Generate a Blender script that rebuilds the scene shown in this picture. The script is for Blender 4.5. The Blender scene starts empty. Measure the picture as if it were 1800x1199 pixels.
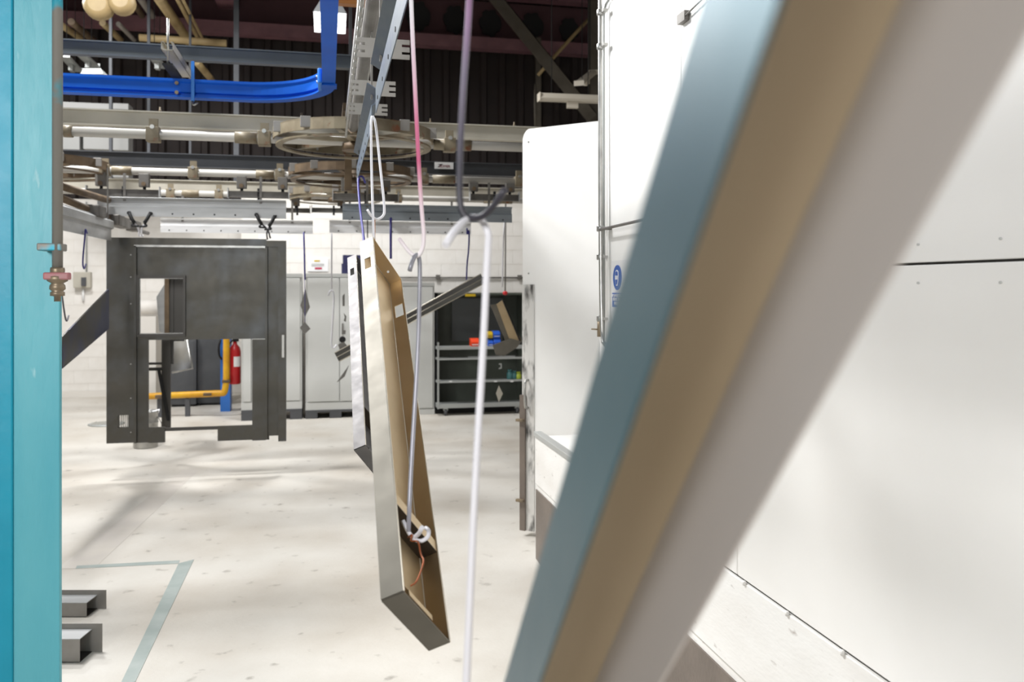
import bpy, bmesh, math, random
from mathutils import Vector, Matrix
random.seed(7)
C = bpy.context.scene.collection
V = Vector
# ---------------------------------------------------------------- camera, world, lights, exposure
YAW = math.radians(12.2); SA, CA = math.sin(YAW), math.cos(YAW)
F = 1500.0; HZ = 505.0; CAMH = 1.8
cam = bpy.data.cameras.new('camera'); co = bpy.data.objects.new('camera', cam); C.objects.link(co)
co.location = (0, 0, CAMH); co.rotation_euler = (math.pi/2, 0, -YAW)
cam.sensor_width = 36; cam.lens = 36*F/1800
cam.shift_y = -(599.5-HZ)/1800
cam.clip_start = .02; cam.clip_end = 100
cam.dof.use_dof = True; cam.dof.focus_distance = 2.8; cam.dof.aperture_fstop = 4.3
bpy.context.scene.camera = co
sc = bpy.context.scene
sc.view_settings.view_transform = 'Standard'; sc.view_settings.look = 'None'
sc.view_settings.gamma = 1; sc.view_settings.use_curve_mapping = False
sc.view_settings.exposure = -1.0
w = bpy.data.worlds.new('world'); sc.world = w; w.use_nodes = True
w.node_tree.nodes['Background'].inputs[0].default_value = (.9, .95, 1, 1)
w.node_tree.nodes['Background'].inputs[1].default_value = .25
def area(loc, size, power, col=(1, 1, 1), target=None, spread=180):
    l = bpy.data.lights.new('bay_and_fill_light', 'AREA'); l.shape = 'SQUARE'; l.size = size; l.energy = power; l.color = col; l.spread = math.radians(spread)
    o = bpy.data.objects.new('bay_and_fill_light', l); C.objects.link(o); o.location = loc
    if target is not None:
        o.rotation_euler = (V(target)-V(loc)).to_track_quat('-Z', 'Y').to_euler()
    return o
area((-2.6, 6.0, 5.8), .5, 290)
area((-2.3, -2.8, 2.9), 1.2, 120, target=(-.2, 1.2, 2.3), spread=90)  # unseen fill added behind the camera to brighten the near channel
area((-2.4, 8.1, 5.6), .4, 480)
area((.4, 10.4, 5.8), .8, 400)
area((-4.0, 11.2, 5.8), .8, 480)
area((-1.9, 5.3, 5.2), .8, 260, target=(1.34, 3.6, 2.6), spread=110)  # unseen lamp added and aimed to brighten the booth wall

# ---------------------------------------------------------------- helpers
def P(u, v, z):          # a point of the place seen along a sight line at depth z
    x = (u-900)/F*z; h = (HZ-v)/F*z
    return V((x*CA+z*SA, z*CA-x*SA, CAMH+h))
def PY(u, v, Y):
    x = (u-900)/F; return P(u, v, Y/(CA-x*SA))
def PX(u, v, X):
    x = (u-900)/F; return P(u, v, X/(x*CA+SA))
def PZ(u, v, Z): return P(u, v, (Z-CAMH)*F/(HZ-v))
def camv(x, h, z):       # camera-relative metres -> place
    return V((x*CA+z*SA, z*CA-x*SA, CAMH+h))
def camd(x, h, z): return V((x*CA+z*SA, z*CA-x*SA, h))
def lin(c): return c/12.92 if c <= .04045 else ((c+.055)/1.055)**2.4
def hx(s): return tuple(lin(int(s[i:i+2], 16)/255) for i in (0, 2, 4))+(1,)

def mat(name, col, rough=.6, metal=0, col2=None, scale=6, detail=4, bump=0, bscale=60, stretch=(1, 1, 1), ramp=(.35, .7), spec=.5, col3=None, scale3=40, ramp3=(.62, .7), emit=0):
    m = bpy.data.materials.new(name); m.use_nodes = True; nt = m.node_tree; N = nt.nodes; K = nt.links
    b = N['Principled BSDF']; b.inputs['Roughness'].default_value = rough; b.inputs['Metallic'].default_value = metal
    b.inputs['Specular IOR Level'].default_value = spec
    c = hx(col); b.inputs['Base Color'].default_value = c
    tc = N.new('ShaderNodeTexCoord'); mp = N.new('ShaderNodeMapping'); K.new(tc.outputs['Object'], mp.inputs[0]); mp.inputs['Scale'].default_value = stretch
    last = None
    if col2:
        n = N.new('ShaderNodeTexNoise'); n.inputs['Scale'].default_value = scale; n.inputs['Detail'].default_value = detail; K.new(mp.outputs[0], n.inputs[0])
        r = N.new('ShaderNodeValToRGB'); r.color_ramp.elements[0].position = ramp[0]; r.color_ramp.elements[1].position = ramp[1]
        r.color_ramp.elements[0].color = c; r.color_ramp.elements[1].color = hx(col2); K.new(n.outputs[0], r.inputs[0]); last = r.outputs[0]
    if col3:
        n = N.new('ShaderNodeTexNoise'); n.inputs['Scale'].default_value = scale3; n.inputs['Detail'].default_value = 5; K.new(mp.outputs[0], n.inputs[0])
        r = N.new('ShaderNodeValToRGB'); r.color_ramp.elements[0].position = ramp3[0]; r.color_ramp.elements[1].position = ramp3[1]
        r.color_ramp.elements[0].color = (0, 0, 0, 1); r.color_ramp.elements[1].color = (1, 1, 1, 1); K.new(n.outputs[0], r.inputs[0])
        mx = N.new('ShaderNodeMix'); mx.data_type = 'RGBA'; K.new(r.outputs[0], mx.inputs[0]); K.new(last, mx.inputs[6]); mx.inputs[7].default_value = hx(col3); last = mx.outputs[2]
    if last: K.new(last, b.inputs['Base Color'])
    if bump:
        n = N.new('ShaderNodeTexNoise'); n.inputs['Scale'].default_value = bscale; n.inputs['Detail'].default_value = 4; K.new(mp.outputs[0], n.inputs[0])
        bp = N.new('ShaderNodeBump'); bp.inputs['Strength'].default_value = bump; bp.inputs['Distance'].default_value = .01; K.new(n.outputs[0], bp.inputs['Height']); K.new(bp.outputs[0], b.inputs['Normal'])
        rr = N.new('ShaderNodeMapRange'); rr.inputs[3].default_value = rough*.85; rr.inputs[4].default_value = min(1, rough*1.2); K.new(n.outputs[0], rr.inputs[0]); K.new(rr.outputs[0], b.inputs['Roughness'])
    if emit:
        b.inputs['Emission Color'].default_value = c; b.inputs['Emission Strength'].default_value = emit
    return m
M = dict(
 floor=mat('concrete_floor', 'CDC9C1', .5, 0, 'B5ADA1', 1.1, 8, .15, 40, ramp=(.4, .72), col3='8F8980', scale3=9, ramp3=(.64, .78)),
 block=mat('white_block_paint', 'E9E6E1', .6, 0, 'D8D3CB', 2.5, 5, .2, 50),
 mortar=mat('painted_mortar', 'D9D5CE', .8),
 clad=mat('dark_brown_cladding', '271D1A', .7, 0, '1E1614', 3),
 roof=mat('maroon_roof_sheet', '2E1E20', .8, 0, '241719', 2),
 maroon=mat('maroon_steel', '7E5A60', .6, 0, '6C4C52', 4),
 booth=mat('booth_white_paint', 'F4F3F0', .38, 0, 'ECEAE6', 1.2, 4, .05, 30),
 boothgrub=mat('booth_white_scuffed', 'F0EFEC', .5, 0, 'E3E0DB', 1.6, 5, .1, 30, stretch=(1, 1, 3), col3='A9A19A', scale3=10, ramp3=(.66, .78)),
 kick=mat('brown_grey_steel', '7E736A', .45, .3, '6A615A', 3, 4, .1),
 leaf=mat('door_leaf_white', 'F2F1EE', .45, 0, 'EAE8E4', 1.5),
 soot=mat('sooty_strip', 'D9D7D3', .5, .3, '3C3A38', 14, 8, .3, 30, stretch=(1, 1, .35), ramp=(.5, .66)),
 gap=mat('dark_joint', '4A4845', .9),
 teal=mat('teal_paint', '52AEBE', .45, 0, '68BCC8', 2.0, 5, .25, 14, stretch=(3, 3, .6), col3='A9D8DD', scale3=7, ramp3=(.68, .74)),
 tealdark=mat('teal_paint_deep', '14A4C2', .45, 0, '1094B0', 3, 5, .2, 14),
 pipegrey=mat('worn_pipe', '8A8780', .5, .2, '39A6BC', 5, 4, .1, ramp=(.55, .6)),
 redvalve=mat('faded_red_valve', 'B5656A', .5, 0, 'A08080', 12),
 brass=mat('dull_brass', '9A8A72', .45, .5, '6E6355', 10),
 blue=mat('blue_paint', '1258C0', .45, 0, '1460CC', 3, spec=.2),
 bluelt=mat('blue_bracket', '2F7FD8', .35),
 greybeam=mat('grey_steel_paint', '5A6167', .5, .1, '52585D', 3),
 darkbeam=mat('dark_grey_steel', '4A4C50', .5, .1, '404246', 3),
 cream=mat('cream_steel', 'BBB6A9', .5, 0, 'A6A194', 2.5, 5, ramp=(.4, .75)),
 tube=mat('dusty_pale_tube', 'CBC8C2', .5, .1, 'B3B0A9', 4, 4, stretch=(.5, 1, 1)),
 rust=mat('tarnished_cream', '928873', .5, .1, '6C5F4A', 5, 5, col3='7A4A30', scale3=12, ramp3=(.62, .7)),
 brown=mat('grimy_brown_steel', '7A6750', .55, .3, '5A4B3B', 6, 5),
 galvtray=mat('galvanised_tray_steel', '716F6E', .6, .9, '5E5C5D', 9, 3, .06, 20),
 galv=mat('galvanised_steel', 'B8B7B3', .36, .9, '9A9996', 9, 3, .06, 25),
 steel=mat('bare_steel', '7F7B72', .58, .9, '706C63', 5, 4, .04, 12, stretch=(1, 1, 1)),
 warm=mat('bare_steel_warm_bounce', 'D6C09C', .4, .75, 'C2A982', 3.5, 4, .05, 12),  # warm light bouncing inside the tray is put into this colour
 bar=mat('pale_load_bar', 'B8B9B9', .45, .3, 'A2A3A3', 4, 4, .05, 20, stretch=(.4, 1, 3)),
 barblue=mat('blue_grey_bar', '636E74', .45, .4, '525F74', 5, 4, .05, 20, stretch=(1, .5, 2)),
 carrier=mat('dirty_carrier_steel', '7C7974', .5, .4, '5C5854', 6),
 bracket=mat('comb_bracket_steel', '9B9792', .5, .3, '85817B', 6),
 sheet=mat('mill_steel_sheet', '5E5B55', .42, .85, '4A4843', 2.6, 3, .03, 8, ramp=(.3, .75), col3='686A6D', scale3=3.2, ramp3=(.45, .85)),
 nearbase=mat('near_channel_warm_reflection', 'DCC8A8', .5, .3, 'C8B492', 2.2, 2, .03, 8),  # tan of reflections inside the channel is put into this steel colour
 nearwall=mat('near_channel_grey', 'D2CAC4', .5, .3, 'C4BAB2', 2.2, 2, .03, 8),
 divider=mat('shaded_divider_steel', '4A4036', .6, .3),  # same bare steel as the tray; the divider's shade is in this colour
 barlit=mat('load_bar_bright_reflection', 'DADADA', .4, .1, 'B4B5B5', 5, 3, stretch=(.5, 1, 4), ramp=(.5, .8)),  # light reflected by the rear load bars is put into this colour
 barsteel=mat('steel_blue_bar', '9CA3AA', .45, .4, '7F878E', 3, 4, stretch=(.4, 1, 4)),
 maroondark=mat('dark_maroon_sheet', '4A3034', .8),
 outer=mat('steel_teal_reflection', '587680', .42, .75, '68767C', 3, 2, .03, 8),  # reflection of the teal column is put into this steel colour
 sheetdark=mat('mill_steel_dark', '555350', .45, .8, '53504E', 4),
 rimglint=mat('rim_highlight', 'D6CFC0', .4, .6),  # highlight along folded edges is put into this pale colour
 scale=mat('blue_black_sheet', '4A4640', .4, .7, '363A58', 2.6, 3, ramp=(.45, .62)),
 rodwhite=mat('white_powder_rod', 'DCDBE0', .45),
 roddark=mat('charcoal_rod', '4A4850', .45, .2),
 rodgrey=mat('grey_rod', '8F8F96', .4, .3, 'B5B4C0', 3),
 rodpurp=mat('purple_tinged_rod', '7A5E78', .45, 0, '6A6070', 6),
 rodblue=mat('violet_blue_rod', '34307E', .45),
 rodcop=mat('copper_wire', 'A0542C', .4, .6, '7A4428', 30),
 rodorg=mat('orange_rod', 'B5753C', .5),
 cab=mat('pale_grey_cabinet', 'C6C7C4', .4, 0, 'BEBFBC', 2),
 cabedge=mat('cabinet_seam_grey', 'A6A7A4', .5),
 pallet=mat('charcoal_plastic', '4A4B4E', .6),
 black=mat('black', '111113', .7),
 green=mat('dark_green_grey', '4A5048', .5, 0, '42473F', 3),
 greyback=mat('grey_back_panel', '5E6263', .5),
 rail=mat('pale_rail', 'A9ACAA', .45, .3),
 orange=mat('orange_plastic', 'F2491C', .4), bluep=mat('blue_plastic', '2558C0', .4), yellow=mat('yellow_plastic', 'C8A820', .4),
 yellowpipe=mat('yellow_gas_pipe', 'E2AE1E', .45, 0, 'C98F1A', 6, 4, col3='7A5418', scale3=10, ramp3=(.68, .74)),
 red=mat('extinguisher_red', 'B81C22', .35), white=mat('white_label', 'E8E8E8', .5),
 jar=mat('teal_glass_jar', '3E6E70', .3), jarlid=mat('yellow_green_jar', 'A8B83C', .4),
 tape=mat('grey_green_floor_tape', '8F9A96', .55, 0, 'A4ACA8', 5, 5),
 faint=mat('worn_floor_band', 'BFB9B2', .5, 0, 'CAC4BA', 3, 5),
 navy=mat('navy_crate', '26264E', .5), darkeq=mat('dark_grey_machine', '55575A', .5, .1, '45474A', 3), eqblue=mat('machine_blue', '2E6EC0', .45),
 signblue=mat('sign_blue', '3A62B0', .5), signred=mat('sign_red', 'B4405A', .5), signtxt=mat('maroon_lettering', '7C2A40', .5),
 lampon=mat('lit_panel', 'FFFFFF', .5, emit=9), lampbody=mat('lamp_grey', 'A8AAAC', .5), fluo=mat('cream_batten', 'C9C1B2', .5),
 pvc=mat('beige_pipe', 'A9946A', .55, 0, '957F58', 4), lagging=mat('pale_lagging', '9A938A', .6), duct=mat('pale_duct', '8E8E8C', .5),
 olive=mat('olive_brown_steel', '5C564C', .55, .1, '4E483F', 4),
)
ORG = {}
def graded(name, stops):
    m = bpy.data.materials.new(name); m.use_nodes = True; nt = m.node_tree; b = nt.nodes['Principled BSDF']; b.inputs['Roughness'].default_value = .45
    tc = nt.nodes.new('ShaderNodeTexCoord'); sx = nt.nodes.new('ShaderNodeSeparateXYZ'); rp = nt.nodes.new('ShaderNodeValToRGB')
    nt.links.new(tc.outputs['Generated'], sx.inputs[0]); nt.links.new(sx.outputs[2], rp.inputs[0]); nt.links.new(rp.outputs[0], b.inputs['Base Color'])
    while len(rp.color_ramp.elements) < len(stops): rp.color_ramp.elements.new(.5)
    for e, (p, c) in zip(rp.color_ramp.elements, stops): e.position = p; e.color = hx(c)
    return m
class MB:
    def __init__(s): s.v = []; s.f = []; s.sm = []
    def add(s, vs, fs, smooth=False):
        n = len(s.v); s.v += [V(p) for p in vs]; s.f += [[i+n for i in f] for f in fs]; s.sm += [smooth]*len(fs); return s
    def box(s, a, b):
        x0, y0, z0 = [min(a[i], b[i]) for i in range(3)]; x1, y1, z1 = [max(a[i], b[i]) for i in range(3)]
        return s.add([(x0,y0,z0),(x1,y0,z0),(x1,y1,z0),(x0,y1,z0),(x0,y0,z1),(x1,y0,z1),(x1,y1,z1),(x0,y1,z1)],
                     [(0,3,2,1),(4,5,6,7),(0,1,5,4),(1,2,6,5),(2,3,7,6),(3,0,4,7)])
    def obox(s, o, a, b, c):
        o, a, b, c = V(o), V(a), V(b), V(c)
        return s.add([o,o+a,o+a+b,o+b,o+c,o+a+c,o+a+b+c,o+b+c], [(0,3,2,1),(4,5,6,7),(0,1,5,4),(1,2,6,5),(2,3,7,6),(3,0,4,7)])
    def prism(s, pts, ext):
        n = len(pts); e = V(ext); pts = [V(p) for p in pts]
        return s.add(pts+[p+e for p in pts], [list(range(n))[::-1], list(range(n, 2*n))]+[(i, (i+1) % n, (i+1) % n+n, i+n) for i in range(n)])
    def tube(s, pts, r, seg=8, caps=True):
        pts = [V(p) for p in pts]; vs = []; fs = []; up = None
        for i, p in enumerate(pts):
            t = (pts[min(i+1, len(pts)-1)]-pts[max(i-1, 0)]).normalized()
            if up is None: up = t.orthogonal().normalized()
            up = (up-t*up.dot(t)).normalized(); sd = t.cross(up)
            rr = r[i] if isinstance(r, (list, tuple)) else r
            for k in range(seg):
                a = 2*math.pi*k/seg; vs.append(p+(up*math.cos(a)+sd*math.sin(a))*rr)
        for i in range(len(pts)-1):
            for k in range(seg): fs.append((i*seg+k, i*seg+(k+1) % seg, (i+1)*seg+(k+1) % seg, (i+1)*seg+k))
        s.add(vs, fs, True)
        if caps:
            n = len(vs); s.add(vs[:seg], [list(range(seg))[::-1]]); s.add(vs[n-seg:], [list(range(seg))])
        return s
    def lathe(s, o, prof, seg=20, axis='z'):
        o = V(o); vs = []; fs = []
        for r, h in prof:
            for k in range(seg):
                a = 2*math.pi*k/seg; c, d = r*math.cos(a), r*math.sin(a)
                vs.append(o+(V((c, d, h)) if axis == 'z' else V((c, h, d)) if axis == 'y' else V((h, c, d))))
        for i in range(len(prof)-1):
            for k in range(seg): fs.append((i*seg+k, i*seg+(k+1) % seg, (i+1)*seg+(k+1) % seg, (i+1)*seg+k))
        s.add(vs, fs, True); s.add(vs[:seg], [list(range(seg))[::-1]]); s.add(vs[-seg:], [list(range(seg))]); return s
    def sheet(s, o, ax, ay, n, xs, ys, holes=()):   # sheet with rectangular cut-outs; o + ax*x + ay*y, thickness vector n
        o, ax, ay, n = V(o), V(ax), V(ay), V(n)
        X = sorted(set(list(xs)+[h[k] for h in holes for k in (0, 1)])); Y = sorted(set(list(ys)+[h[k] for h in holes for k in (2, 3)]))
        def sol(i, j):
            if i < 0 or j < 0 or i >= len(X)-1 or j >= len(Y)-1: return False
            cx, cy = (X[i]+X[i+1])/2, (Y[j]+Y[j+1])/2
            return not any(h[0] < cx < h[1] and h[2] < cy < h[3] for h in holes)
        p = lambda x, y, t: o+ax*x+ay*y+n*t
        for i in range(len(X)-1):
            for j in range(len(Y)-1):
                if not sol(i, j): continue
                a, b, c, d = X[i], X[i+1], Y[j], Y[j+1]
                s.add([p(a,c,0),p(b,c,0),p(b,d,0),p(a,d,0)], [(0,3,2,1)]); s.add([p(a,c,1),p(b,c,1),p(b,d,1),p(a,d,1)], [(0,1,2,3)])
                if not sol(i-1, j): s.add([p(a,c,0),p(a,d,0),p(a,d,1),p(a,c,1)], [(0,1,2,3)])
                if not sol(i+1, j): s.add([p(b,c,0),p(b,c,1),p(b,d,1),p(b,d,0)], [(0,1,2,3)])
                if not sol(i, j-1): s.add([p(a,c,0),p(a,c,1),p(b,c,1),p(b,c,0)], [(0,1,2,3)])
                if not sol(i, j+1): s.add([p(a,d,0),p(b,d,0),p(b,d,1),p(a,d,1)], [(0,1,2,3)])
        return s
    def build(s, name, m, parent=None, label=None, bev=0, kind=None):
        lo = V([min(p[i] for p in s.v) for i in range(3)]); hi = V([max(p[i] for p in s.v) for i in range(3)])
        org = V(((lo.x+hi.x)/2, (lo.y+hi.y)/2, lo.z))
        me = bpy.data.meshes.new(name); me.from_pydata([tuple(p-org) for p in s.v], [], s.f)
        me.polygons.foreach_set('use_smooth', s.sm)
        bm = bmesh.new(); bm.from_mesh(me); bmesh.ops.remove_doubles(bm, verts=bm.verts, dist=1e-5); bmesh.ops.recalc_face_normals(bm, faces=bm.faces); bm.to_mesh(me); bm.free()
        me.materials.append(M[m] if isinstance(m, str) else m)
        o = bpy.data.objects.new(name, me); C.objects.link(o); ORG[o.name] = org
        if parent is not None: o.parent = parent; o.location = org-ORG[parent.name]
        else: o.location = org
        if label: o['label'] = label
        if kind: o['kind'] = kind
        if bev:
            b = o.modifiers.new('bevel', 'BEVEL'); b.width = bev; b.segments = 2; b.limit_method = 'ANGLE'
        return o
def thing(name, label, cat, loc, group=None):
    o = bpy.data.objects.new(name, None); o.empty_display_size = .1; C.objects.link(o); o.location = loc; ORG[o.name] = V(loc)
    o['label'] = label; o['category'] = cat
    if group: o['group'] = group
    return o
def tag(o, label, cat, group=None):
    o['label'] = label; o['category'] = cat
    if group: o['group'] = group
    return o
def arc(pts, k=5):      # rounds the corners of a polyline
    pts = [V(p) for p in pts]; out = [pts[0]]
    for i in range(1, len(pts)-1):
        a, b, c = pts[i-1], pts[i], pts[i+1]; p = b+(a-b)*.45; q = b+(c-b)*.45
        for j in range(k+1):
            t = j/k; out.append(p*(1-t)**2+b*2*t*(1-t)+q*t*t)
    return out+[pts[-1]]
def dupe(root, off, label=None, group=None):
    r = root.copy(); C.objects.link(r); r.location = V(root.location)+V(off); ORG[r.name] = ORG[root.name]+V(off)
    if label: r['label'] = label
    if group: r['group'] = group
    for ch in root.children:
        c = ch.copy(); C.objects.link(c); c.parent = r
        for g in ch.children:
            d = g.copy(); C.objects.link(d); d.parent = c
    return r
def text(s, size, m, loc, xdir, ydir, parent, name='lettering'):
    cu = bpy.data.curves.new(name, 'FONT'); cu.body = s; cu.size = size; cu.extrude = .0008; cu.align_x = 'CENTER'
    tmp = bpy.data.objects.new(name, cu); C.objects.link(tmp)
    me = bpy.data.meshes.new_from_object(tmp.evaluated_get(bpy.context.evaluated_depsgraph_get())); bpy.data.objects.remove(tmp)
    me.materials.clear(); me.materials.append(M[m]); o = bpy.data.objects.new(name, me); C.objects.link(o)
    xd, yd = V(xdir).normalized(), V(ydir).normalized(); zd = xd.cross(yd)
    R = Matrix((xd, yd, zd)).transposed().to_4x4(); R.translation = V(loc)-ORG[parent.name]
    o.parent = parent; o.matrix_local = R; return o

# ---------------------------------------------------------------- setting
X0, X1, Y0, YB = -9.0, 7.0, -5.0, 15.2
WX = 1.34                                   # plane of the booth wall
XS = PY(424, 600, 12.75).x                  # where the back wall steps forward
MB().box((X0, Y0, -.1), (X1, 16.2, 0)).build('floor', 'floor', kind='structure')
MB().box((X0, Y0, 7.9), (X1, 16.2, 8.0)).build('ceiling', 'roof', kind='structure')
wl = MB().box((X0-.2, Y0, 0), (X0, 16.2, 8)).build('wall_left', 'block', kind='structure')
MB().box((X0, Y0-.2, 0), (X1, Y0, 8)).build('wall_front', 'block', kind='structure')
MB().box((X1, Y0, 0), (X1+.2, 16.2, 8)).build('wall_right', 'block', kind='structure')
wb = MB().box((X0, YB+.004, 0), (XS, 15.5, 3.25)).build('wall_back', 'mortar', kind='structure')
wb2 = MB().box((XS, 12.754, 0), (X1, 15.5, 3.2)).build('wall_back', 'mortar', kind='structure')
def blocks(parent, xa, xb, y, n, skip=0):
    src = MB().box((0, 0, 0), (.436, .02, .211)).build('block', 'block', parent)
    first = True
    for r in range(n):
        x = xa+(.22 if r % 2 else 0)
        while x < xb-.43:
            o = src if first else src.copy()
            if not first: C.objects.link(o); o.parent = parent
            first = False
            o.location = V((x+.216, y+.010+random.uniform(-.002, .002), r*.215+.004))-ORG[parent.name]
            x += .44
blocks(wb, -5.6, XS, YB, 15)
blocks(wb2, XS+.02, 3.6, 12.75, 14)
mb = MB(); pr = []                          # corrugated cladding over the block wall
x = X0
while x < X1:
    pr += [(x, 15.60), (x+.20, 15.60), (x+.23, 15.52), (x+.32, 15.52)]; x += .35
n = len(pr)
mb.add([(a, b, 3.0) for a, b in pr]+[(a, b, 7.9) for a, b in pr]+[(a, b+.03, 3.0) for a, b in pr]+[(a, b+.03, 7.9) for a, b in pr],
       [(i, i+1, i+1+n, i+n) for i in range(n-1)]+[(i+2*n, i+3*n, i+1+3*n, i+1+2*n) for i in range(n-1)])
mb.build('wall_back', 'clad', kind='structure')
MB().box((-5.7, YB-.06, 0), (XS-.6, YB-.01, .1)).build('baseboard_back', 'mortar', kind='structure')
# roof steel
def structure_beam(name, a, b, h, m, d=.12):
    a, b = V(a), V(b); t = (b-a).normalized(); up = V((0, 0, 1)); side = t.cross(up).normalized()
    o = MB().obox(a-side*d/2, b-a, side*d, up*h); return o
for (za, zb, nm) in ((6.10, 6.30, 'trim_1'), (7.05, 7.25, 'trim_2')):
    MB().box((X0, 15.1, za), (X1, 15.35, zb)).build(nm, 'maroon', kind='structure')
MB().box((X0, 15.44, 6.3), (X1, 15.46, 7.05)).build('trim_3', 'maroondark', kind='structure')
k = 0
for i in range(26):                          # roof joists; yellow light on the right ones is put into their colour
    x = -4.8+i*.36
    MB().box((x, 13.2, 7.35), (x+.07, 15.0, 7.55)).build('trim_%d' % (4+i), 'pvc' if i > 10 else 'maroon', kind='structure')
# big maroon rafter running towards the camera
a1, a2 = PZ(395, 0, 6.6), PZ(418, 78, 6.6)
MB().obox(a1+V((-.16, -3, 0)), (.34, 0, 0), (0, a2.y-a1.y+3+1.2, 0), (0, 0, .35)).build('trim_40', 'maroon', kind='structure')

# ---------------------------------------------------------------- booth (white panels on the right)
wr = MB().box((WX+.03, -2.2, .83), (WX+.28, 4.15, 4.6)).build('wall_booth', 'gap', kind='structure')
y_split = [-2.2, .2, PX(1290, 460, WX).y, PX(1192, 200, WX).y, PX(1062, 300, WX).y]
def bpanel(ya, yb, za, zb, m='booth'):
    g = .003; o = MB().box((WX+.012, ya+g, za+g), (WX+.04, yb-g, zb-g)).build('panel', m, wr, bev=.003); return o
bpanel(y_split[0], y_split[1], .826, 1.855); bpanel(y_split[0], y_split[1], 1.855, 4.6)
bpanel(y_split[1], y_split[2], .826, 1.855); bpanel(y_split[1], y_split[2], 1.855, 4.6)
bpanel(y_split[2], y_split[3], .826, 4.6)
bpanel(y_split[3], y_split[4], .826, 4.6)
MB().box((WX+.012, y_split[4]+.004, .826), (WX+.045, 4.15, 4.6)).build('door_frame', 'booth', wr, bev=.012)
for yy in (1.0, 1.5, 1.75, 2.3, 2.8):
    for zz in (1.90, 1.81):
        MB().lathe((WX+.006, yy, zz), [(.003, .002), (.003, .008)], 8, 'x').build('rivet', 'cab', wr)
lo = MB().box((WX+.018, -2.2, .46), (WX+.30, 5.5, .812)).build('wall_booth', 'boothgrub', kind='structure')
for i, (ya, yb) in enumerate(((-2.2, 1.6), (1.605, 3.7), (3.705, 5.5))):
    MB().box((WX+.006, ya, .50), (WX+.02, yb, .822)).build('panel', 'boothgrub', lo, bev=.003)
MB().box((WX-.004, 4.15, .812), (WX+.05, 5.5, .845)).build('ledge', 'cabedge', lo, bev=.004)
for (u, v) in ((1306, 1018), (1381, 1066), (1478, 1128)):
    p = PX(u, v, WX); MB().lathe((WX-.002, p.y, .824), [(.003, 0), (.009, .003), (.007, .010), (.003, .014)], 10, 'x').build('weld_blob', 'boothgrub', lo)
MB().box((WX+.01, -2.2, 0), (WX+.30, 5.5, .46)).build('wall_booth', 'kick', kind='structure')
# door leaf standing open
la, lb = V((1.385, 6.04, 0)), V((2.25, 5.21, 0)); ld = (lb-la).normalized(); ln = V((ld.y, -ld.x, 0))
if ln.y > 0: ln = -ln
leaf = thing('booth_door', 'tall white booth door leaf standing open with sooty left edge', 'door', la)
zt = CAMH+ (HZ-228)/F*6.2
q = [(0, .04), (1.2, .04), (1.2, zt), (.05, zt), (.03, zt-.012), (.012, zt-.035), (0, zt-.07)]
MB().prism([la+ld*a+V((0, 0, b)) for a, b in q], -ln*.06).build('panel', 'leaf', leaf)
MB().obox(la+ln*.001+V((0, 0, .04)), ld*.10, ln*.006, (0, 0, 1.78)).build('edge_strip', 'soot', leaf, label='dirty metal edge strip')
MB().obox(la-ld*.012+ln*.004+V((0, 0, .04)), ld*.045, ln*.02, (0, 0, .98)).build('lock_rail', 'kick', leaf, label='dark worn lock rail')
for zz in (.25, .83):
    MB().obox(la-ld*.03+ln*.02+V((0, 0, zz)), ld*.06, ln*.03, (0, 0, .018)).build('latch', 'brass', leaf)
h0 = la+ld*.05+ln*.006
MB().tube(arc([h0+V((0, 0, .93)), h0+ln*.05+V((0, 0, .93)), h0+ln*.05+V((0, 0, 1.13)), h0+V((0, 0, 1.13))]), .009, 8).build('handle', 'galv', leaf)
for i, zz in enumerate((2.85, 1.9, .6)):
    MB().lathe(la+ld*.05+V((0, 0, zz))+ln*.001, [(.006, -.004), (.006, .002)], 8, 'y').build('rivet', 'cabedge', leaf)
# pipework on the jamb
yj = PX(1055, 400, WX-.03).y
pj = thing('jamb_pipe', 'thin grey vertical air pipe clamped to the booth door jamb', 'pipe', (WX-.03, yj, 1.4))
zb_ = PX(1055, 595, WX-.03).z
MB().tube(arc([(WX-.03, yj, 4.4), (WX-.03, yj, zb_), (WX-.03, yj-.10, zb_-.03)]), .0105, 10).build('pipe', 'galv', pj)
MB().tube([(WX-.03, yj, PX(1055, 590, WX).z), (WX-.03, yj, PX(1055, 560, WX).z)], .015, 10).build('fitting', 'brass', pj)
MB().tube([(WX-.03, yj, PX(1055, 578, WX).z), (WX-.075, yj, PX(1055, 578, WX).z+.004)], .004, 8).build('tap_lever', 'brass', pj)
for v in (22, 82, 402, 452, 560):
    z = PX(1055, v, WX-.03).z
    MB().lathe((WX-.03, yj, z-.014), [(.016, 0), (.018, .004), (.018, .024), (.016, .028)], 12).build('clamp', 'galv', pj)
    MB().box((WX-.03, yj-.05, z-.006), (WX-.006, yj-.01, z+.006)).build('clamp_arm', 'galv', pj)
sp = thing('seal_conduit', 'slim white conduit with rounded top beside the jamb pipe', 'conduit', (WX, y_split[4], 1.4))
zt2 = PX(1066, 22, WX).z; ys = y_split[4]
MB().tube(arc([(WX-.002, ys, PX(1064, 600, WX).z), (WX-.002, ys, zt2-.06), (WX-.002, ys, zt2+.03), (WX-.002, ys-.1, zt2+.06), (WX-.002, ys-.5, zt2+.07)]), .007, 8).build('conduit_run', 'rail', sp)
rp = thing('booth_rail', 'thin grey horizontal rail standing off the booth wall above the blue sign', 'rail', (WX-.05, yj, 2.08))
MB().tube([(WX-.035, yj, 2.082), (WX-.045, 2.0, 2.09)], .007, 8).build('rail_bar', 'carrier', rp)
for yy in (yj-.05, 2.05): MB().tube([(WX-.04, yy, 2.084), (WX+.014, yy, 2.084)], .006, 8).build('standoff', 'carrier', rp)
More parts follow.
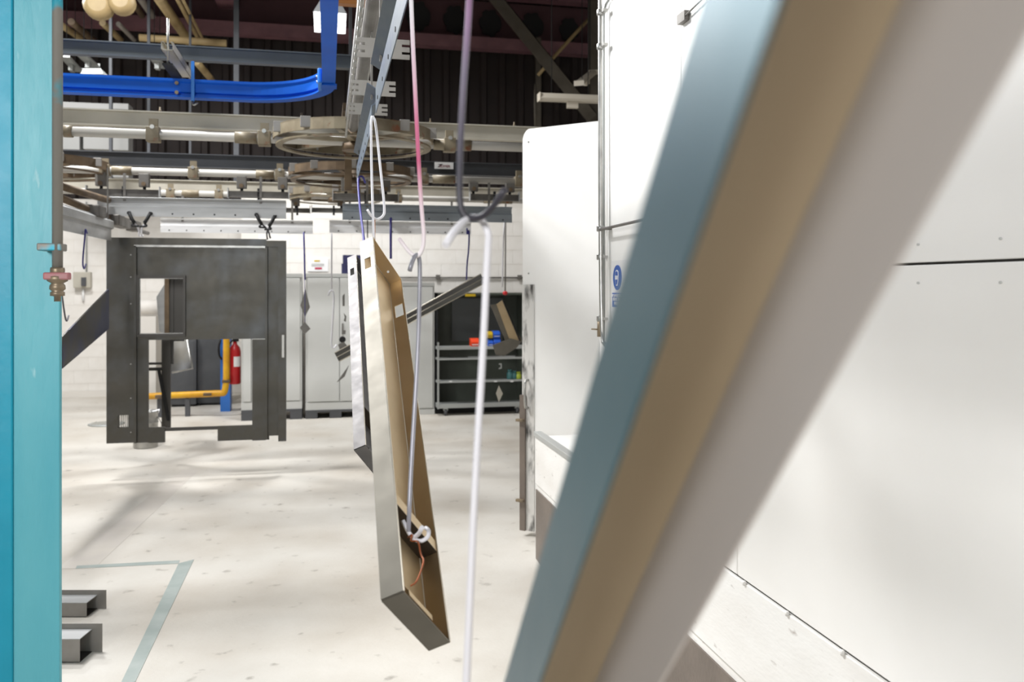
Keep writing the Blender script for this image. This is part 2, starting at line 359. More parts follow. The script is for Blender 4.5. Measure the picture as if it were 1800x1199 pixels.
st_ = thing('booth_dark_bar', 'thin dark diagonal bar high on the white booth wall', 'rod', PX(1200, 32, WX))  # thin dark diagonal tube with a small block at its lower end
MB().tube([PX(1201, 31, WX-.004), PX(1262, -28, WX-.004)], .004, 6).build('rod', 'carrier', st_)
MB().box(PX(1201, 31, WX-.01)-V((0, .01, .01)), PX(1201, 31, WX+.012)+V((0, .01, .01))).build('bar_end', 'carrier', st_)
# safety sign
sg = PX(1084, 490, WX); sgn = thing('safety_sign', 'blue and white eye protection sign on the booth wall', 'sign', (WX, sg.y, 1.6))
ya, yb_ = PX(1105, 490, WX).y, PX(1073, 490, WX).y; zc = sg.z
zs = lambda v: PX(1084, v, WX).z
MB().box((WX+.004, ya, zs(552)), (WX+.012, yb_, zs(458))).build('board', 'white', sgn)
cy = (PX(1075, 490, WX).y+PX(1094, 490, WX).y)/2; rr = (zs(466)-zs(510))/2; zc = (zs(466)+zs(510))/2
MB().lathe((WX+.001, cy, zc), [(rr, .004), (rr, 0)], 32, 'x').build('disc', 'signblue', sgn)
hd = [(0, .62), (.30, .52), (.38, .22), (.36, -.1), (.26, -.42), (.12, -.66), (-.12, -.66), (-.26, -.42), (-.36, -.1), (-.38, .22), (-.30, .52)]
MB().prism([(WX-.001, cy+a*rr, zc+b*rr) for a, b in hd], (.002, 0, 0)).build('head_symbol', 'white', sgn)
MB().prism([(WX-.002, cy+a*rr*.8, zc+b*rr*.85) for a, b in hd], (.001, 0, 0)).build('face_symbol', 'signblue', sgn)
for sgnm in (-1, 1): MB().box((WX-.0035, cy+sgnm*.17*rr-.12*rr, zc-.16*rr), (WX-.0022, cy+sgnm*.17*rr+.12*rr, zc+.16*rr)).build('goggle_symbol', 'white', sgn)
MB().box((WX+.0, cy-rr*1.1, zs(540)), (WX+.004, cy+rr*1.1, zs(515))).build('text_panel', 'signblue', sgn)
for i, t in enumerate(('Eye protection', 'must be', 'worn')):
    text(t, .028 if i == 0 else .032, 'white', (WX-.001, cy, zs(522+i*7)), (0, -1, 0), (0, 0, 1), sgn)

# ---------------------------------------------------------------- floor tape
TN = [0]
def tape(pts, label, m='tape'):
    TN[0] += 1
    w3 = [PZ(u, v, 0) for u, v in pts]
    return tag(MB().prism([V((p.x, p.y, .0005)) for p in w3], (0, 0, .003-.0007*TN[0])).build('floor_tape', m), label, 'tape')
tape([(314, 991), (341, 984), (238, 1199), (206, 1215)], 'wide grey green floor tape running from the corner towards the camera')
tape([(135, 995), (316, 985.5), (314, 991), (133, 1000)], 'narrow grey green floor tape running left from the corner')
tape([(322, 826), (350, 826), (165, 1000), (100, 1000)], 'faint worn pale grey diagonal band on the floor', 'faint')

# ---------------------------------------------------------------- teal column at the left
zc_ = 2.2
c0 = P(105, HZ, zc_); col = thing('steel_column', 'large teal painted steel column at the left edge', 'column', (c0.x-.15, c0.y, 0))
f1 = P(22, HZ, zc_)
MB().box((c0.x-.35, c0.y, 0), (c0.x, c0.y+.02, 5)).build('flange', 'teal', col, bev=.002)
fl = P(22, HZ, 2.17)
MB().box((fl.x-.3, fl.y, 0), (fl.x, fl.y+.03, 5)).build('cover_plate', 'tealdark', col, bev=.004)
MB().box((c0.x-.18, c0.y+.02, 0), (c0.x-.16, c0.y+.25, 5)).build('web', 'teal', col)
MB().box((c0.x-.35, c0.y+.25, 0), (PY(96, HZ, c0.y+.27).x, c0.y+.27, 5)).build('flange', 'teal', col)
vp = P(101, 300, 2.15); vp_top = P(101, 0, 2.15)
pipe = thing('valve_pipe', 'worn grey and teal pipe with red handled valve down the teal column', 'pipe', (vp.x, vp.y, 1.7))
zv = lambda v: CAMH+(HZ-v)/F*2.15
MB().tube([(vp.x, vp.y, 4.6), (vp.x, vp.y, zv(480))], .0125, 12).build('pipe', 'pipegrey', pipe)
MB().box((vp.x-.045, vp.y-.012, zv(441)), (vp.x+.012, vp.y+.04, zv(428))).build('clamp', 'pipegrey', pipe, bev=.003)
MB().lathe((vp.x, vp.y, 0), [(.016, zv(470)), (.017, zv(474)), (.017, zv(483)), (.024, zv(486)), (.024, zv(494)), (.014, zv(498)), (.018, zv(502)), (.019, zv(508)), (.013, zv(512)), (.017, zv(514)), (.017, zv(520)), (.008, zv(521)), (.008, zv(530))], 16).build('valve_body', 'brass', pipe)
MB().box((vp.x-.028, vp.y-.022, zv(492)), (vp.x+.032, vp.y+.004, zv(479))).build('valve_handle', 'redvalve', pipe, bev=.004)

# ---------------------------------------------------------------- overhead steel
def ibeam(name, y, z, h, u0, u1, m, label, fw=.09, t=.01):
    xa, xb = PY(u0, 200, y).x, PY(u1, 200, y).x
    o = thing(name, label, 'beam', ((xa+xb)/2, y, z))
    MB().box((xa, y-.004, z), (xb, y+.004, z+h)).build('web', m, o)
    MB().box((xa, y-fw/2, z-t), (xb, y+fw/2, z)).build('flange', m, o)
    MB().box((xa, y-fw/2, z+h), (xb, y+fw/2, z+h+t)).build('flange', m, o)
    return o
def hh(u, v, y): return PY(u, v, y).z
YA, YBM, YD, YF = 7.0, 6.75, 8.75, 10.75
ibeam('steel_beam', YA, hh(113, 93, YA), hh(113, 72, YA)-hh(113, 93, YA), 40, 642, 'greybeam', 'slate grey steel beam above the blue track', .07)
ibeam('steel_beam', YBM, hh(113, 217, YBM), hh(113, 193, YBM)-hh(113, 217, YBM), 20, 1080, 'cream', 'dusty cream steel beam above the front tube and wheel', .08)
bd = ibeam('steel_beam', YD, hh(113, 287, YD), hh(113, 266, YD)-hh(113, 287, YD), 20, 1080, 'darkbeam', 'charcoal steel beam carrying the small white maker plate', .08)
ibeam('steel_beam', YF, hh(300, 340, YF), hh(300, 318, YF)-hh(300, 340, YF), 60, 1080, 'cream', 'pale steel beam behind the second row of track', .08)
for u in (282, 530, 756, 903):
    p = PY(u, 200, YBM); zt_ = hh(113, 193, YBM)+.01
    MB().lathe((p.x, YBM-.02, zt_), [(.010, 0), (.010, .012), (.006, .014), (.006, .035)], 8).build('bolt', 'brass', bpy.data.objects['steel_beam.001'])
# maker plate on the charcoal beam
pl = PY(780, 292, YD-.05); px0, px1 = PY(764, 292, YD-.05).x, PY(797, 292, YD-.05).x
plate = thing('maker_plate', 'small white maker plate with dark tick and maroon lettering', 'sign', (pl.x, YD-.05, pl.z-.03))
MB().box((px0, YD-.052, hh(780, 298, YD)), (px1, YD-.04, hh(780, 286.5, YD))).build('plate', 'white', plate)
MB().prism([(px0+.03, YD-.0535, pl.z-.012), (px0+.04, YD-.0535, pl.z-.014), (px0+.085, YD-.0535, pl.z+.022), (px0+.03, YD-.0535, pl.z+.016), (px0+.058, YD-.0535, pl.z+.010)], (0, .001, 0)).build('tick_mark', 'black', plate)
text('SOMER', .036, 'signtxt', (pl.x+.01, YD-.0535, pl.z-.014), (1, 0, 0), (0, 0, 1), plate)

# blue track
HB = CAMH+1.49; YBL = PZ(113, 147, HB).y
end = PZ(578, 112, HB); xe = end.x; R = .62
path = [V((PZ(20, 140, HB).x-.3, YBL, HB))]
cx, cyy = xe-R, YBL-R
for i in range(17):
    a = math.pi/2*(1-i/16); path.append(V((cx+R*math.cos(a), cyy+R*math.sin(a), HB)))
split = len(path)
def sweep(mb, path, prof):                   # profile (side, up) along a level path
    n = len(prof); vs = []
    for i, p in enumerate(path):
        t = (path[min(i+1, len(path)-1)]-path[max(i-1, 0)]).normalized(); sd = V((t.y, -t.x, 0))
        vs += [p+sd*a+V((0, 0, b)) for a, b in prof]
    fs = [(i*n+k, i*n+(k+1) % n, (i+1)*n+(k+1) % n, (i+1)*n+k) for i in range(len(path)-1) for k in range(n)]
    fs += [list(range(n))[::-1], [len(vs)-n+k for k in range(n)]]
    return mb.add(vs, fs)
prof = [(-.045, -.07), (.045, -.07), (.045, -.058), (.006, -.050), (.006, -.034), (.028, -.026), (.028, .038), (.038, .044), (.045, .050), (.045, .068), (-.045, .068), (-.045, .050), (-.038, .044), (-.028, .038), (-.028, -.026), (-.006, -.034), (-.006, -.050), (-.045, -.058)]
bt = thing('monorail_track', 'glossy blue curved overhead track turning towards the camera', 'track', (cx, YBL, HB-.07))
sweep(MB(), path, prof).build('curved_rail', 'blue', bt)
sweep(MB(), [V((xe, cyy-.005, HB)), V((xe, -1.2, HB))], prof).build('straight_rail', 'blue', bt)
MB().box((xe-.075, cyy-.16, HB-.085), (xe-.047, cyy+.10, HB+.02)).build('joint_plate', 'bluelt', bt, bev=.008)
for dy in (-.10, .05):
    MB().lathe((xe-.085, cyy+dy, HB-.03), [(.012, 0), (.012, .012)], 8, 'x').build('bolt', 'galv', bt)
MB().box((xe-.055, cyy-.10, HB-.084), (xe+.055, cyy+.02, HB-.070)).build('joint_plate', 'blue', bt, bev=.003)
hr = PY(309, 90, YBL-.10)
hg = thing('track_hanger', 'cream channel bracket and threaded rod holding up the blue track', 'bracket', (hr.x, YBL, HB))
ch0, ch1 = V((hr.x, YBL-.45, HB+.17)), V((hr.x+.02, YBL+.30, HB+.17))
MB().sheet(ch0-V((.04, 0, 0)), (1, 0, 0), (0, 1, 0), (0, 0, .005), (0, .08), (0, .8)).build('channel_web', 'cream', hg)
for s in (-.04, .036): MB().box((ch0.x+s, ch0.y, HB+.17), (ch0.x+s+.004, ch0.y+.8, HB+.23)).build('channel_flange', 'cream', hg)
for s in (-.04, .022): MB().box((ch0.x+s, ch0.y, HB+.226), (ch0.x+s+.018, ch0.y+.8, HB+.230)).build('channel_lip', 'cream', hg)
MB().tube([(hr.x, YBL-.42, HB+.40), (hr.x, YBL-.42, HB+.07)], .008, 8).build('threaded_rod', 'galv', hg)
MB().box((hr.x-.035, YBL-.44, HB+.068), (hr.x+.035, YBL+.05, HB+.082)).build('clamp_plate', 'black', hg)
MB().box((hr.x+.10, YBL-.062, HB-.10), (hr.x+.125, YBL-.048, HB+.20)).build('hook_plate', 'bluelt', hg, bev=.003)
MB().tube(arc([(hr.x+.11, YBL-.06, HB-.10), (hr.x+.12, YBL-.07, HB-.135), (hr.x+.15, YBL-.07, HB-.11)]), .008, 8).build('hook_end', 'galv', hg)
for z in (.03, -.04): MB().lathe((hr.x+.0, YBL-.07, HB+z), [(.014, 0), (.014, .02)], 8, 'y').build('bolt', 'brass', hg)

# conveyor tubes, wheels
HT = CAMH+1.08; YC, YE, YG = 6.43, 8.5, 10.4
def conv_tube(y, u0, u1, label, clamps, sleeves):
    xa, xb = PY(u0, 240, y).x, PY(u1, 240, y).x
    o = thing('conveyor_tube', label, 'conveyor', ((xa+xb)/2, y, HT))
    MB().tube([(xa, y, HT), (xb, y, HT)], .034, 14).build('tube', 'tube', o)
    for u in clamps:
        x = PY(u, 240, y).x; MB().box((x-.045, y-.048, HT-.055), (x+.045, y+.045, HT+.05)).build('clamp', 'rust', o, bev=.006)
        MB().box((x-.03, y-.012, HT+.05), (x+.03, y+.012, HT+.11)).build('clamp_tab', 'rust', o)
        MB().lathe((x, y-.06, HT+.045), [(.016, 0), (.016, .014)], 8, 'y').build('bolt', 'galv', o)
    for ua, ub in sleeves:
        x, x2 = PY(ua, 240, y).x, PY(ub, 240, y).x
        MB().tube([(x, y, HT), (x2, y, HT)], .042, 14).build('sleeve', 'rust', o)
    return o
conv_tube(YC, 20, 1060, 'front pale conveyor tube running across the room through the big wheel', (270, 465, 790), ((413, 452), (762, 828), (112, 128)))
conv_tube(YE, 20, 1060, 'second conveyor tube carrying the dark carriers behind the charcoal beam', (185, 340, 492, 745, 912), ((197, 232), (450, 482), (760, 800)))
conv_tube(YG, 60, 1060, 'third conveyor tube farthest back carrying the rear load bars', (300, 385, 540, 700), ((320, 350), (850, 900)))
XC = .17
ct = thing('conveyor_tube', 'near conveyor track running overhead from the big wheel towards the camera', 'conveyor', (XC, 3, HT))
MB().tube([(XC, -2, HT), (XC, YC-.55, HT)], .03, 14).build('tube', 'carrier', ct)
MB().box((XC-.05, -2, HT+.05), (XC-.035, YC-.5, HT+.10)).build('guide_rail', 'galv', ct)
MB().box((XC+.035, -2, HT+.05), (XC+.05, YC-.5, HT+.10)).build('guide_rail', 'galv', ct)
for i in range(34):                          # chain links hanging along the near track
    y = 1.7+i*.125
    MB().tube(arc([(XC-.045, y, HT-.035), (XC-.05, y+.05, HT-.07), (XC-.045, y+.11, HT-.035)]), .008, 6).build('chain_link', 'galv', ct)
def wheel(x, y, r, label, m='rust', tilt=0):
    o = thing('track_turntable', label, 'wheel', (x, y, HT-.05))
    def ring(z0, z1, ra, rb, name, mm):
        mb = MB(); n = 48; vs = []
        for i in range(n):
            a = 2*math.pi*i/n
            for rr_, zz in ((ra, z0), (rb, z0), (rb, z1), (ra, z1)): vs.append((x+rr_*math.cos(a), y+rr_*math.sin(a), HT+zz))
        mb.add(vs, [(i*4+k, ((i+1) % n)*4+k, ((i+1) % n)*4+(k+1) % 4, i*4+(k+1) % 4) for i in range(n) for k in range(4)], False); mb.build(name, mm, o)
    ring(-.01, .065, r-.012, r, 'rim', m); ring(.062, .070, r-.05, r+.0, 'rim_flange', m); ring(-.05, -.038, r-.07, r-.02, 'lower_ring', m)
    for a in (0, math.pi/3, 2*math.pi/3):
        d = V((math.cos(a+.3), math.sin(a+.3), 0)); MB().obox(V((x, y, HT-.01))-d*(r-.02)-V((-d.y, d.x, 0))*.02, d*(2*r-.04), V((-d.y, d.x, 0))*.04, (0, 0, .03)).build('spoke', m, o)
    MB().lathe((x, y, HT-.07), [(.09, 0), (.09, .05), (.05, .06), (.05, .18)], 20).build('hub', 'brown', o)
    for a in (.4, 1.25, 2.1, 3.6, 4.1, 4.7, 5.3, 5.9):
        p = V((x+(r+.006)*math.cos(a), y+(r+.006)*math.sin(a), HT+.035)); MB().box(p-V((.035, .012, .03)), p+V((.035, .012, .045))).build('bracket', 'bracket', o, bev=.003)
    return o
wheel(PY(623, 250, YC).x, YC, .585, 'large cream spoked conveyor wheel nearest under the cream beam')
wheel(PY(618, 312, YE).x, YE, .60, 'grimy brown conveyor wheel below and behind the large cream wheel', 'brown')
wheel(PY(62, 300, YE).x, YE, .62, 'grimy brown conveyor wheel partly hidden by the teal column', 'brown')
wheel(PY(590, 340, YG).x, YG, .55, 'small pale conveyor wheel farthest back above the grey cabinets', 'rust')
hub = thing('wheel_hanger', 'vertical steel hanger holding the stacked conveyor wheels', 'bracket', (PY(614, 300, 7.4).x, 7.4, 2.8))
hp = PY(612, 300, 7.4)
MB().box((hp.x-.03, 7.37, 2.62), (hp.x+.03, 7.43, 3.2)).build('hanger_bar', 'brown', hub)
MB().box((hp.x-.06, 6.5, 3.12), (hp.x+.06, 8.7, 3.18)).build('cross_plate', 'brown', hub)

# ---------------------------------------------------------------- load bars
def bar_x(y, u0, u1, vt, vb, m, label, name='load_bar', holes=9, group=None):
    um = (u0+u1)/2; xa, xb = PY(u0, 400, y).x, PY(u1, 400, y).x; zt_, zb2 = hh(um, vt, y), hh(um, vb, y); H = zt_-zb2
    o = thing(name, label, 'load bar', ((xa+xb)/2, y, zb2), group)
    pr = [(0, 0), (.003, 0), (.003, H*.5), (.022, H*.56), (.022, H*.86), (-.015, H), (-.018, H*.985), (.019, H*.85), (.019, H*.57), (0, H*.51)]
    MB().prism([(xa, y+a, zb2+b) for a, b in pr], (xb-xa, 0, 0)).build('profile', m, o)
    for i in range(holes):
        x = xa+(xb-xa)*(i+.5)/holes; MB().lathe((x, y-.002, zb2+H*.16), [(.008, 0), (.008, .003)], 10, 'y').build('hole', 'black', o)
    for t_ in (.14, .86): x = xa+(xb-xa)*t_; MB().box((x-.012, y+.004, zb2+H*.8), (x+.012, y+.012, HT-.03)).build('hanger_strap', 'carrier', o)
    return o
bar_x(8.42, 170, 503, 349, 382, 'bar', 'long pale load bar directly above the big grey door frame')
bar_x(10.35, 282, 550, 386, 410, 'barlit', 'bright pale load bar behind and below the one over the grey frame')
bar_x(8.42, 602, 900, 361, 389, 'barsteel', 'blue grey load bar hanging right of the near hooks')
bar_x(10.35, 579, 828, 389, 411, 'barlit', 'bright pale load bar behind the blue grey one', holes=8)
def bar_y(y0, y1, m, label, z=2.43, x=XC, H=.18):
    o = thing('load_bar', label, 'load bar', (x, (y0+y1)/2, z))
    pr = [(0, 0), (.003, 0), (.003, H*.5), (.025, H*.56), (.025, H*.86), (-.015, H), (-.018, H*.985), (.022, H*.85), (.022, H*.57), (0, H*.51)]
    MB().prism([(x+a, y0, z+b) for a, b in pr], (0, y1-y0, 0)).build('profile', m, o)
    for i in range(8): MB().lathe((x-.002, y0+(y1-y0)*(i+.5)/8, z+H*.16), [(.007, 0), (.007, .003)], 10, 'x').build('hole', 'black', o)
    for t_ in (.08, .92): MB().box((x+.004, y0+(y1-y0)*t_-.012, z+H*.8), (x+.012, y0+(y1-y0)*t_+.012, HT-.025)).build('hanger_strap', 'carrier', o)
    return o
bar_y(1.0, 3.12, 'barblue', 'blue grey load bar overhead nearest the camera above the tray hooks')
bar_y(3.42, 5.18, 'barblue', 'blue grey load bar on the near track just short of the big wheel')
bar_y(-1.6, .5, 'barblue', 'blue grey load bar overhead above the blurred near channel')
q0, q1 = PX(100, 372, -1.9), PX(195, 400, -1.9)
bar_y(q0.y-.3, q1.y, 'bar', 'pale stained load bar receding beside the teal column', q1.z-.12, -1.9, .2)
# comb brackets on the near track
def comb(u, v, y, hgt, label):
    XC = .21; z = CAMH+(HZ-v)/F*(y*CA+XC*SA); o = thing('comb_bracket', label, 'bracket', (XC, y, z-hgt/2), 'comb brackets on the near track')
    for s in (-1, 1):
        mb = MB(); W = .10
        pts = [(.02, -.5), (W, -.5), (W, -.26), (.07, -.26), (.07, -.12), (W, -.12), (W, .12), (.07, .12), (.07, .26), (W, .26), (W, .5), (.02, .5)]
        mb.prism([(XC+s*a, y, z+b*hgt) for a, b in pts], (0, .006, 0)); mb.build('comb_plate', 'bracket', o)
    MB().box((XC-.02, y, z-hgt*.2), (XC+.02, y+.006, z+hgt*.45)).build('bridge', 'bracket', o)
    return o
comb(670, 85, 3.3, .075, 'slotted grey comb bracket highest on the near track')
comb(655, 155, 4.0, .07, 'slotted grey comb bracket in the middle of the near track')
comb(640, 192, 4.55, .06, 'slotted grey comb bracket lowest of the three on the near track')
def carrier(y, u0, u1, v0, v1, tabs, label):
    um = (u0+u1)/2; xa, xb = PY(u0, 340, y).x, PY(u1, 340, y).x; za, zb3 = hh(um, v1, y), hh(um, v0, y)
    o = thing('carrier_beam', label, 'carrier', ((xa+xb)/2, y, za))
    MB().box((xa, y-.003, za), (xb, y+.003, zb3)).build('web', 'carrier', o)
    MB().box((xa, y-.03, zb3-.004), (xb, y+.03, zb3)).build('flange', 'carrier', o); MB().box((xa, y-.03, za), (xb, y+.03, za+.004)).build('flange', 'carrier', o)
    for x in (xa, xb): MB().box((x-.004, y-.035, za-.005), (x+.004, y+.035, zb3+.03)).build('end_plate', 'bar', o)
    for u in tabs:
        x = PY(u, 340, y).x; MB().box((x-.045, y-.035, zb3+.025), (x+.045, y+.03, HT-.03)).build('trolley', 'carrier', o, bev=.004)
        MB().tube([(x, y, zb3-.005), (x, y, zb3+.03)], .014, 8).build('pin', 'black', o)
        MB().lathe((x, y-.05, zb3+.05), [(.02, 0), (.02, .015)], 10, 'y').build('bolt', 'brown', o)
    MB().box(((xa+xb)/2-.012, y-.015, za-.03), ((xa+xb)/2+.012, y+.015, zb3+.03)).build('centre_pin', 'black', o)
    return o
carrier(8.45, 152, 281, 333, 345, (178, 254), 'dirty grey carrier beam at the left end above the pale load bar')
carrier(8.45, 401, 508, 337, 348, (425, 497), 'dirty grey carrier beam left of the stacked wheels')
carrier(8.45, 585, 700, 341, 353, (608, 678), 'dirty grey carrier beam under the stacked wheels')
carrier(8.45, 826, 912, 342, 353, (832, 896), 'dirty grey carrier beam at the right near the booth door')
carrier(10.4, 500, 545, 366, 374, (520,), 'small rear carrier block left of the rear wheel')
carrier(10.4, 548, 625, 366, 374, (600,), 'small rear carrier block under the rear wheel')
# grimy receding chain track at far left
tr = thing('chain_track', 'dark grimy chain track receding at the far left behind the teal column', 'track', (-1.9, 8, 2.6))
for (ua, va, ub, vb_, r, m) in ((100, 345, 215, 392, .03, 'brown'), (100, 325, 190, 352, .03, 'brown'), (170, 385, 260, 410, .02, 'carrier')):
    MB().tube([PX(ua, va, -1.95), PX(ub, vb_, -1.95)], r, 10).build('rail', m, tr)
for u, v in ((170, 372), (205, 388), (215, 392), (235, 398)):
    p = PX(u, v, -1.9); MB().box(p-V((.05, .12, .05)), p+V((.05, .12, .05))).build('trolley', 'carrier', tr, bev=.01)

# ---------------------------------------------------------------- big grey door frame
FY = 8.5
def fx(u): return PY(u, 505, FY).x
def fz(v, u=345): return PY(u, v, FY).z
fr = thing('steel_door_panel', 'large bare grey steel door frame panel with a window opening hanging from the conveyor', 'door panel', (fx(345), FY, fz(777)))
def strip(name, u0, u1, v0, v1, y0=0, t=.012, holes=(), m='sheet', bev=0, label=None):
    um = (u0+u1)/2
    x0, x1, za, zb4 = fx(u0), fx(u1), fz(v1, um), fz(v0, um)
    hs = [(fx(a), fx(b), fz(d, um), fz(c, um)) for a, b, c, d in holes]
    return MB().sheet((0, FY+y0, 0), (1, 0, 0), (0, 0, 1), (0, t, 0), (x0, x1), (za, zb4), hs).build(name, m, fr, label)
strip('left_stile', 187, 238, 417.5, 779, 0, .05, holes=[(207, 225, 730, 752)])
strip('top_rail', 238, 468, 419, 434, 0, .05)
strip('top_rail', 468, 503, 423, 434, 0, .05)
strip('main_panel', 238, 468, 434, 597, .025, .01, holes=[(243, 323, 488, 587)])
strip('lower_stile', 238, 260, 597, 779, .02, .03)
strip('foot', 260, 289, 752, 779, .02, .03)
strip('sill_bar', 289, 382, 752, 757.5, .03, .03, m='sheetdark')
strip('foot', 382, 443, 749, 775, .02, .03)
strip('lower_stile', 443, 467, 597, 775, .02, .03)
strip('right_channel', 467, 489, 434, 767, .03, .01)
strip('right_channel_foot', 467, 473, 767, 774, .03, .01)
strip('right_stile', 489, 503, 434, 776, 0, .05, holes=[(495, 499.5, 589, 629)])
for (a, b, c, d) in ((236, 240, 432, 779), (236, 468, 431.5, 435), (466, 470, 432, 772)): strip('bead', a, b, c, d, -.012, .014, m='galv' if b-a > 50 else 'sheet')
for (a, b, c, d) in ((240, 326, 484, 489), (240, 326, 587, 592), (240, 244, 489, 587), (322, 326, 489, 587)): strip('window_trim', a, b, c, d, -.004, .03, m='sheetdark')
strip('window_lip', 243, 323, 488, 588, .03, .02, holes=[(245, 321, 490, 586)], m='galv')
for i in range(5): strip('vent_slat', 208+i*3.4, 209.3+i*3.4, 730, 752, .02, .01, m='sheet')
for v in (448, 487, 534, 640, 700, 760):
    MB().lathe((fx(230), FY-.004, fz(v, 230)), [(.006, 0), (.006, .004)], 8, 'y').build('rivet', 'galv', fr)
# objects seen through and around it
def rod(pts, r, m, name, label, cat, group=None, seg=8, rounds=5):
    return tag(MB().tube(arc(pts, rounds), r, seg).build(name, m), label, cat, group)
def chainhook(u0, v0, u1, v1, y, side, label):
    a, b = PY(u0, v0, y), PY(u1, v1, y); o = thing('hook_cluster', label, 'hook', b)
    MB().tube(arc([a+V((0, .03, 0)), a+V((0, -.03, .01)), a+V((side*.02, -.04, -.06)), a*.35+b*.65+V((side*.03, -.03, 0)), b+V((0, -.02, .0)), b+V((0, .03, .01))]), .008, 8).build('hook', 'rodwhite' if u0 < 300 else 'roddark', o)
    MB().tube(arc([a+V((0, -.03, .01)), a+V((side*.02, -.05, -.04)), a+V((side*.05, -.05, -.09))]), .016, 8).build('clip', 'black', o)
    MB().tube(arc([a+V((side*.05, -.05, -.09)), a+V((side*.02, -.06, -.12)), a+V((side*.09, -.05, -.12))]), .009, 8).build('clip', 'black', o)
    MB().lathe(a+V((0, -.05, 0)), [(.012, 0), (.018, .01), (.018, .03)], 10, 'y').build('clip_head', 'black', o)
chainhook(228, 375, 245, 416, 8.38, 1, 'black clip and white hook at the left top of the grey frame, leftmost')
chainhook(266, 376, 250, 416, 8.38, -1, 'black clip and white hook at the left top of the grey frame, second from left')
chainhook(451, 378, 475, 419, 8.38, 1, 'black clip and grey hook at the right top of the grey frame, left one')
chainhook(483, 382, 470, 421, 8.38, -1, 'black clip and hook at the right top of the grey frame, rightmost')
# rack behind the frame
BY = 9.3
rk = thing('hanging_bracket_assembly', 'brown steel post with strut hanging behind the grey door frame', 'bracket', PY(292, 748, BY))
def rb(name, u0, u1, v0, v1, y=BY, t=.02, m='sheetdark', par=None):
    a, b = PY(u0, v1, y), PY(u1, v0, y); return MB().box((a.x, y, a.z), (b.x, y+t, b.z)).build(name, m, par or rk)
rb('post', 289, 297, 470, 750, m='brown'); rb('post_side', 297, 305, 470, 640, BY+.02, m='sheetdark'); rb('side_panel', 305, 324, 470, 600, BY+.03, m='sheetdark')
rb('post_lower', 284, 300, 597, 752, BY-.02, m='sheetdark')
rb('cross_bar', 256, 284, 637, 641.5); rb('cross_bar', 256, 284, 646, 652)
MB().obox(PY(276, 650, BY-.04), PY(293, 740, BY-.04)-PY(276, 650, BY-.04), (.03, 0, 0), (0, .02, 0)).build('strut', 'black', rk)
def plate(name, pts, y, ext, m, label, cat='plate', group=None):
    return tag(MB().prism([PY(u, v, y) for u, v in pts], ext).build(name, m), label, cat, group)
plate('steel_plate', [(275, 522), (289, 500), (289, 586), (280, 583)], 9.8, (0, .01, 0), 'bar', 'pale cut steel plate seen through the window of the grey frame')
p_ = tag(MB().prism([PY(300, 560, 9.9), PY(322, 560, 9.9), PY(338, 650, 9.6), PY(300, 655, 9.6)], (0, .012, 0)).build('steel_flap', 'sheet'), 'tilted grey steel sheet with a pale folded edge behind the grey frame', 'sheet')
ed = MB().tube([PY(322, 560, 9.88), PY(338, 648, 9.58), PY(302, 655, 9.58)], .012, 6).build('folded_edge', 'galv'); ed.parent = p_; ed.location = ORG[ed.name]-ORG[p_.name]
# left dark plate receding
px_ = -1.86
pl2 = thing('dark_steel_sheet', 'blue black steel sheet hung at a slant beside the teal column', 'sheet', PX(107, 648, px_))
MB().prism([PX(107, 592, px_), PX(189, 508, px_), PX(189, 578, px_), PX(107, 648, px_)], (.012, 0, 0)).build('sheet', 'scale', pl2)
MB().tube([PX(107, 592, px_), PX(107, 648, px_)], .009, 6).build('folded_edge', 'steel', pl2)
for (u0, v0, u1, v1, t_) in ((99, 420, 115, 560, 'dark wire hook holding the near end of the slanted dark sheet'), (150, 403, 146, 468, 'violet blue wire hook hanging empty beside the teal column')):
    a, b = PX(u0, v0, -1.88), PX(u1, v1, -1.88)
    rod([a+V((0, .05, -.03)), a+V((0, 0, .01)), a+V((0, -.01, -.05)), b+V((0, -.02, .02)), b+V((0, .03, -.03)), b+V((0, .08, .02))], .006, 'roddark' if u0 < 120 else 'rodblue', 'wire_hook', t_, 'hook')
